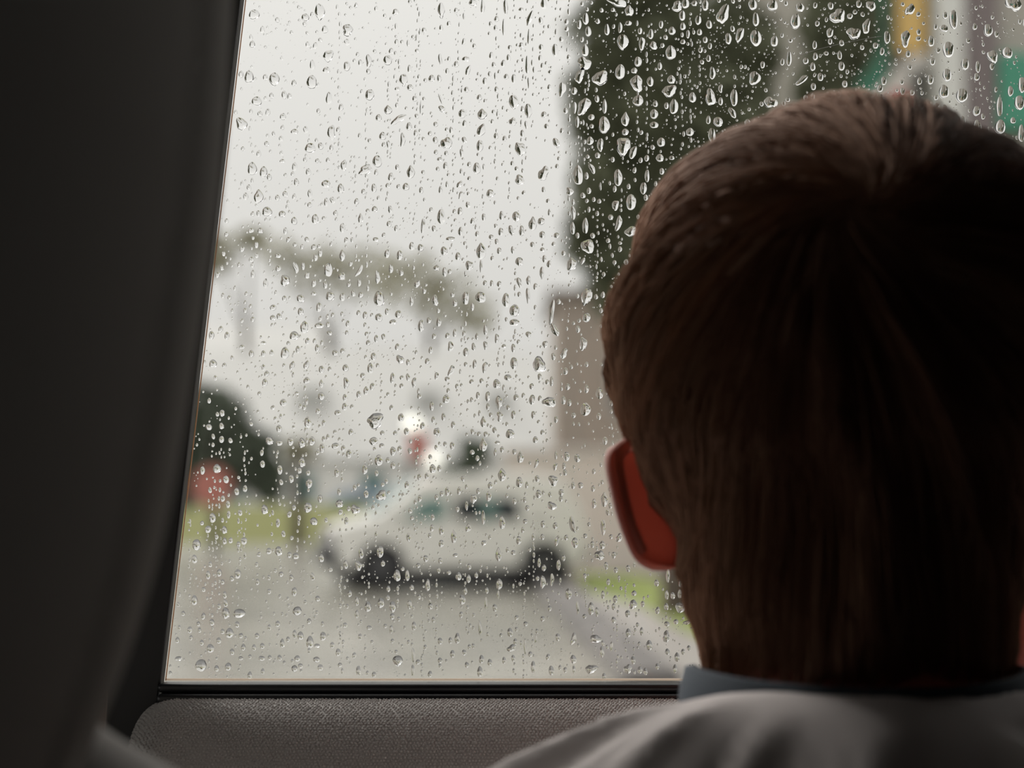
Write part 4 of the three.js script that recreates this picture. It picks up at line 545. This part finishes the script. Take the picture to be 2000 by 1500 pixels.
// pale houses, wall and lamps
function house(label, px, d, w, dep, h, rh, wall, roofM, turn = 0, dorm = []) {
  const p = at(px, 0, d), t = thing('house', label, 'building', [p.x, 0, -d]); t.rotation.y = turn;
  for (const [dx, s] of dorm) part('dormer', RB(s, s * 0.8, 1.2, 0.03), O.greyRoof, t, [dx, h + rh * 0.55, dep * 0.24]);
  part('wall', RB(w, h, dep, 0.02), wall, t, [0, h / 2, 0]);
  const L = Math.hypot(dep / 2 + 0.3, rh), a = Math.atan2(rh, dep / 2 + 0.3);
  for (const s of [1, -1]) part('roof', RB(w + 0.6, 0.12, L, 0.03), roofM, t, [0, h + rh / 2, s * (dep / 4 + 0.1)], [s * a, 0, 0]);
  for (let i = 0; i < Math.floor(w / 2.4); i++) { const q = part('window', RB(0.9, 1.1, 0.08, 0.02), O.greyRoof, t, [-w / 2 + 1.5 + i * 2.4, h * 0.62, dep / 2 + 0.02]); part('window_pane', RB(0.74, 0.94, 0.03, 0.005), O.tint, q, [0, 0, 0.035]); }
  return t;
}
house('long pale building with a wide whitish pitched roof behind the lamps', 745, 59, 13, 8, 2.4, 4.0, O.pale, O.roof, 0.06, [[-2.4, 1.0], [1.7, 0.9], [4.2, 0.8]]);
house('tall pale house standing behind the wide spreading tree', 470, 82, 9, 7, 6.5, 3.4, O.pale, O.roof, -0.1);
house('pale house standing behind the rounded olive tree', 845, 84, 8, 6, 6.0, 3.0, O.pale, O.roof, 0.12);
{
  const wall = thing('garden_wall', 'pale pinkish wall behind the rear end of the white car', 'wall'), a = at(985, 0, 24).x, b = at(1640, 0, 24).x;
  part('wall_panel', RB(b - a, 1.8, 0.2, 0.02), std(0.68, 0.62, 0.57, 0.8), wall, [(a + b) / 2, 0.9, -24]); part('coping', RB(b - a + 0.1, 0.08, 0.3, 0.02), std(0.6, 0.55, 0.52, 0.7), wall, [(a + b) / 2, 1.84, -24]);
  const bl = thing('brown_building', 'brownish building standing behind the pale wall and the dark tree', 'building'), c = at(1085, 0, 30).x, e = at(1700, 0, 30).x;
  part('wall', RB(e - c, 4.9, 4, 0.03), std(0.34, 0.29, 0.25, 0.85), bl, [(c + e) / 2, 2.45, -32]); part('roof', RB(e - c + 0.3, 0.14, 4.3, 0.03), std(0.2, 0.17, 0.15, 0.8), bl, [(c + e) / 2, 4.95, -32]);
  for (let i = 0; i < 3; i++) { const q = part('window', RB(0.8, 1, 0.08, 0.02), O.greyRoof, bl, [c + 1.4 + i * 1.6, 3.2, -29.98]); part('window_pane', RB(0.66, 0.86, 0.03, 0.005), O.glassDark, q, [0, 0, 0.035]); }

  // two lit lamps on posts
  const lampGlow = new THREE.MeshStandardMaterial({ color: 0xffffff, emissive: new THREE.Color(1, 1, 0.86), emissiveIntensity: 1.35 }), post = std(0.1, 0.1, 0.1, 0.5);
  const lamp = (label, px, py, d, sign) => {
    const p = at(px, py, d), t = thing('street_lamp', label, 'lamp', [p.x, 0, p.z]);
    part('post', new THREE.CylinderGeometry(0.045, 0.06, p.y - 0.12, 10).translate(0, (p.y - 0.12) / 2, 0), post, t); part('base', new THREE.CylinderGeometry(0.12, 0.15, 0.12, 12).translate(0, 0.06, 0), post, t);
    part('lamp_housing', new THREE.CylinderGeometry(0.09, 0.12, 0.08, 12), post, t, [0, p.y - 0.14, 0]); part('lamp_globe', new THREE.SphereGeometry(0.16, 20, 14), lampGlow, t, [0, p.y, 0]);
    if (sign) { part('sign_plate', RB(0.42, 0.6, 0.03, 0.02), std(0.45, 0.12, 0.09, 0.6), t, [0.12, p.y - 0.5, 0.07]).userData.label = 'dull red plate'; }
    const L = new THREE.PointLight(new THREE.Color(1, 1, 0.86), 2); L.position.set(0, p.y, 0); L.castShadow = true; L.shadow.radius = 8; L.name = 'lamp_light'; t.add(L);
  };
  lamp('taller lit street lamp with a dull red plate on its post', 806, 828, 36, true);
  lamp('shorter lit street lamp beside the one with the red plate', 846, 900, 38, false);

  // red round sign in front of the bush
  const p = at(415, 950, 32), sg = thing('road_sign', 'faded red round sign on a thin post in front of the dark bush', 'sign', [p.x, 0, p.z]);
  part('sign_face', new THREE.CylinderGeometry(0.4, 0.4, 0.04, 28).rotateX(Math.PI / 2), std(0.42, 0.15, 0.12, 0.6), sg, [0, p.y, 0.06]); part('post', new THREE.CylinderGeometry(0.035, 0.035, p.y + 0.3, 10).translate(0, (p.y + 0.3) / 2, 0), O.bumper, sg);
}
// shop building on the right, upper floors
{
  const D = 17, k = D / F, X = (px) => (px - 1000) * k, Yy = (py) => EYE - (py - HZ) * k, t = thing('shop_building', 'pale shop building with green panels, a white column and a yellow sign', 'building');
  const box = (name, x0, x1, y0, y1, dz, th, mat, label) => { const m = part(name, RB(X(x1) - X(x0), Yy(y0) - Yy(y1), th, 0.02), mat, t, [(X(x0) + X(x1)) / 2, (Yy(y0) + Yy(y1)) / 2, -D - dz]); if (label) m.userData.label = label; return m; };
  box('wall', 1430, 2500, -500, 1200, 0.6, 0.3, std(0.5, 0.47, 0.42, 0.8));
  box('column', 1822, 1876, -500, 1200, 0, 0.3, std(0.8, 0.8, 0.76, 0.6), 'white column');
  box('wall_panel', 1878, 1962, -500, 1200, 0.3, 0.2, std(0.24, 0.2, 0.2, 0.7), 'mauve grey panel');
  box('green_panel', 1960, 2080, 95, 245, 0.25, 0.2, std(0.08, 0.33, 0.22, 0.6), 'green panel');
  box('green_panel', 1676, 1740, -200, 210, 0.2, 0.2, std(0.05, 0.2, 0.13, 0.6), 'green panel');
  box('sign_board', 1752, 1806, -200, 104, 0, 0.12, std(0.75, 0.5, 0.17, 0.5), 'yellow upright sign board');
  box('window', 2090, 2220, -100, 200, 0.4, 0.1, O.glassDark);
  const gb = prism([[X(1650), Yy(245)], [X(1770), Yy(118)], [X(1800), Yy(118)], [X(1800), Yy(245)]], 0.3, 0.01); part('gable', gb, std(0.72, 0.68, 0.63, 0.7), t, [0, 0, -D + 0.1]).userData.label = 'sloping whitish gable';
  box('vent', 1768, 1796, 150, 235, -0.27, 0.1, std(0.06, 0.06, 0.05, 0.7)); box('red_plate', 1724, 1760, 192, 235, -0.28, 0.05, std(0.4, 0.07, 0.06, 0.6));
}

renderer.render(scene, camera);
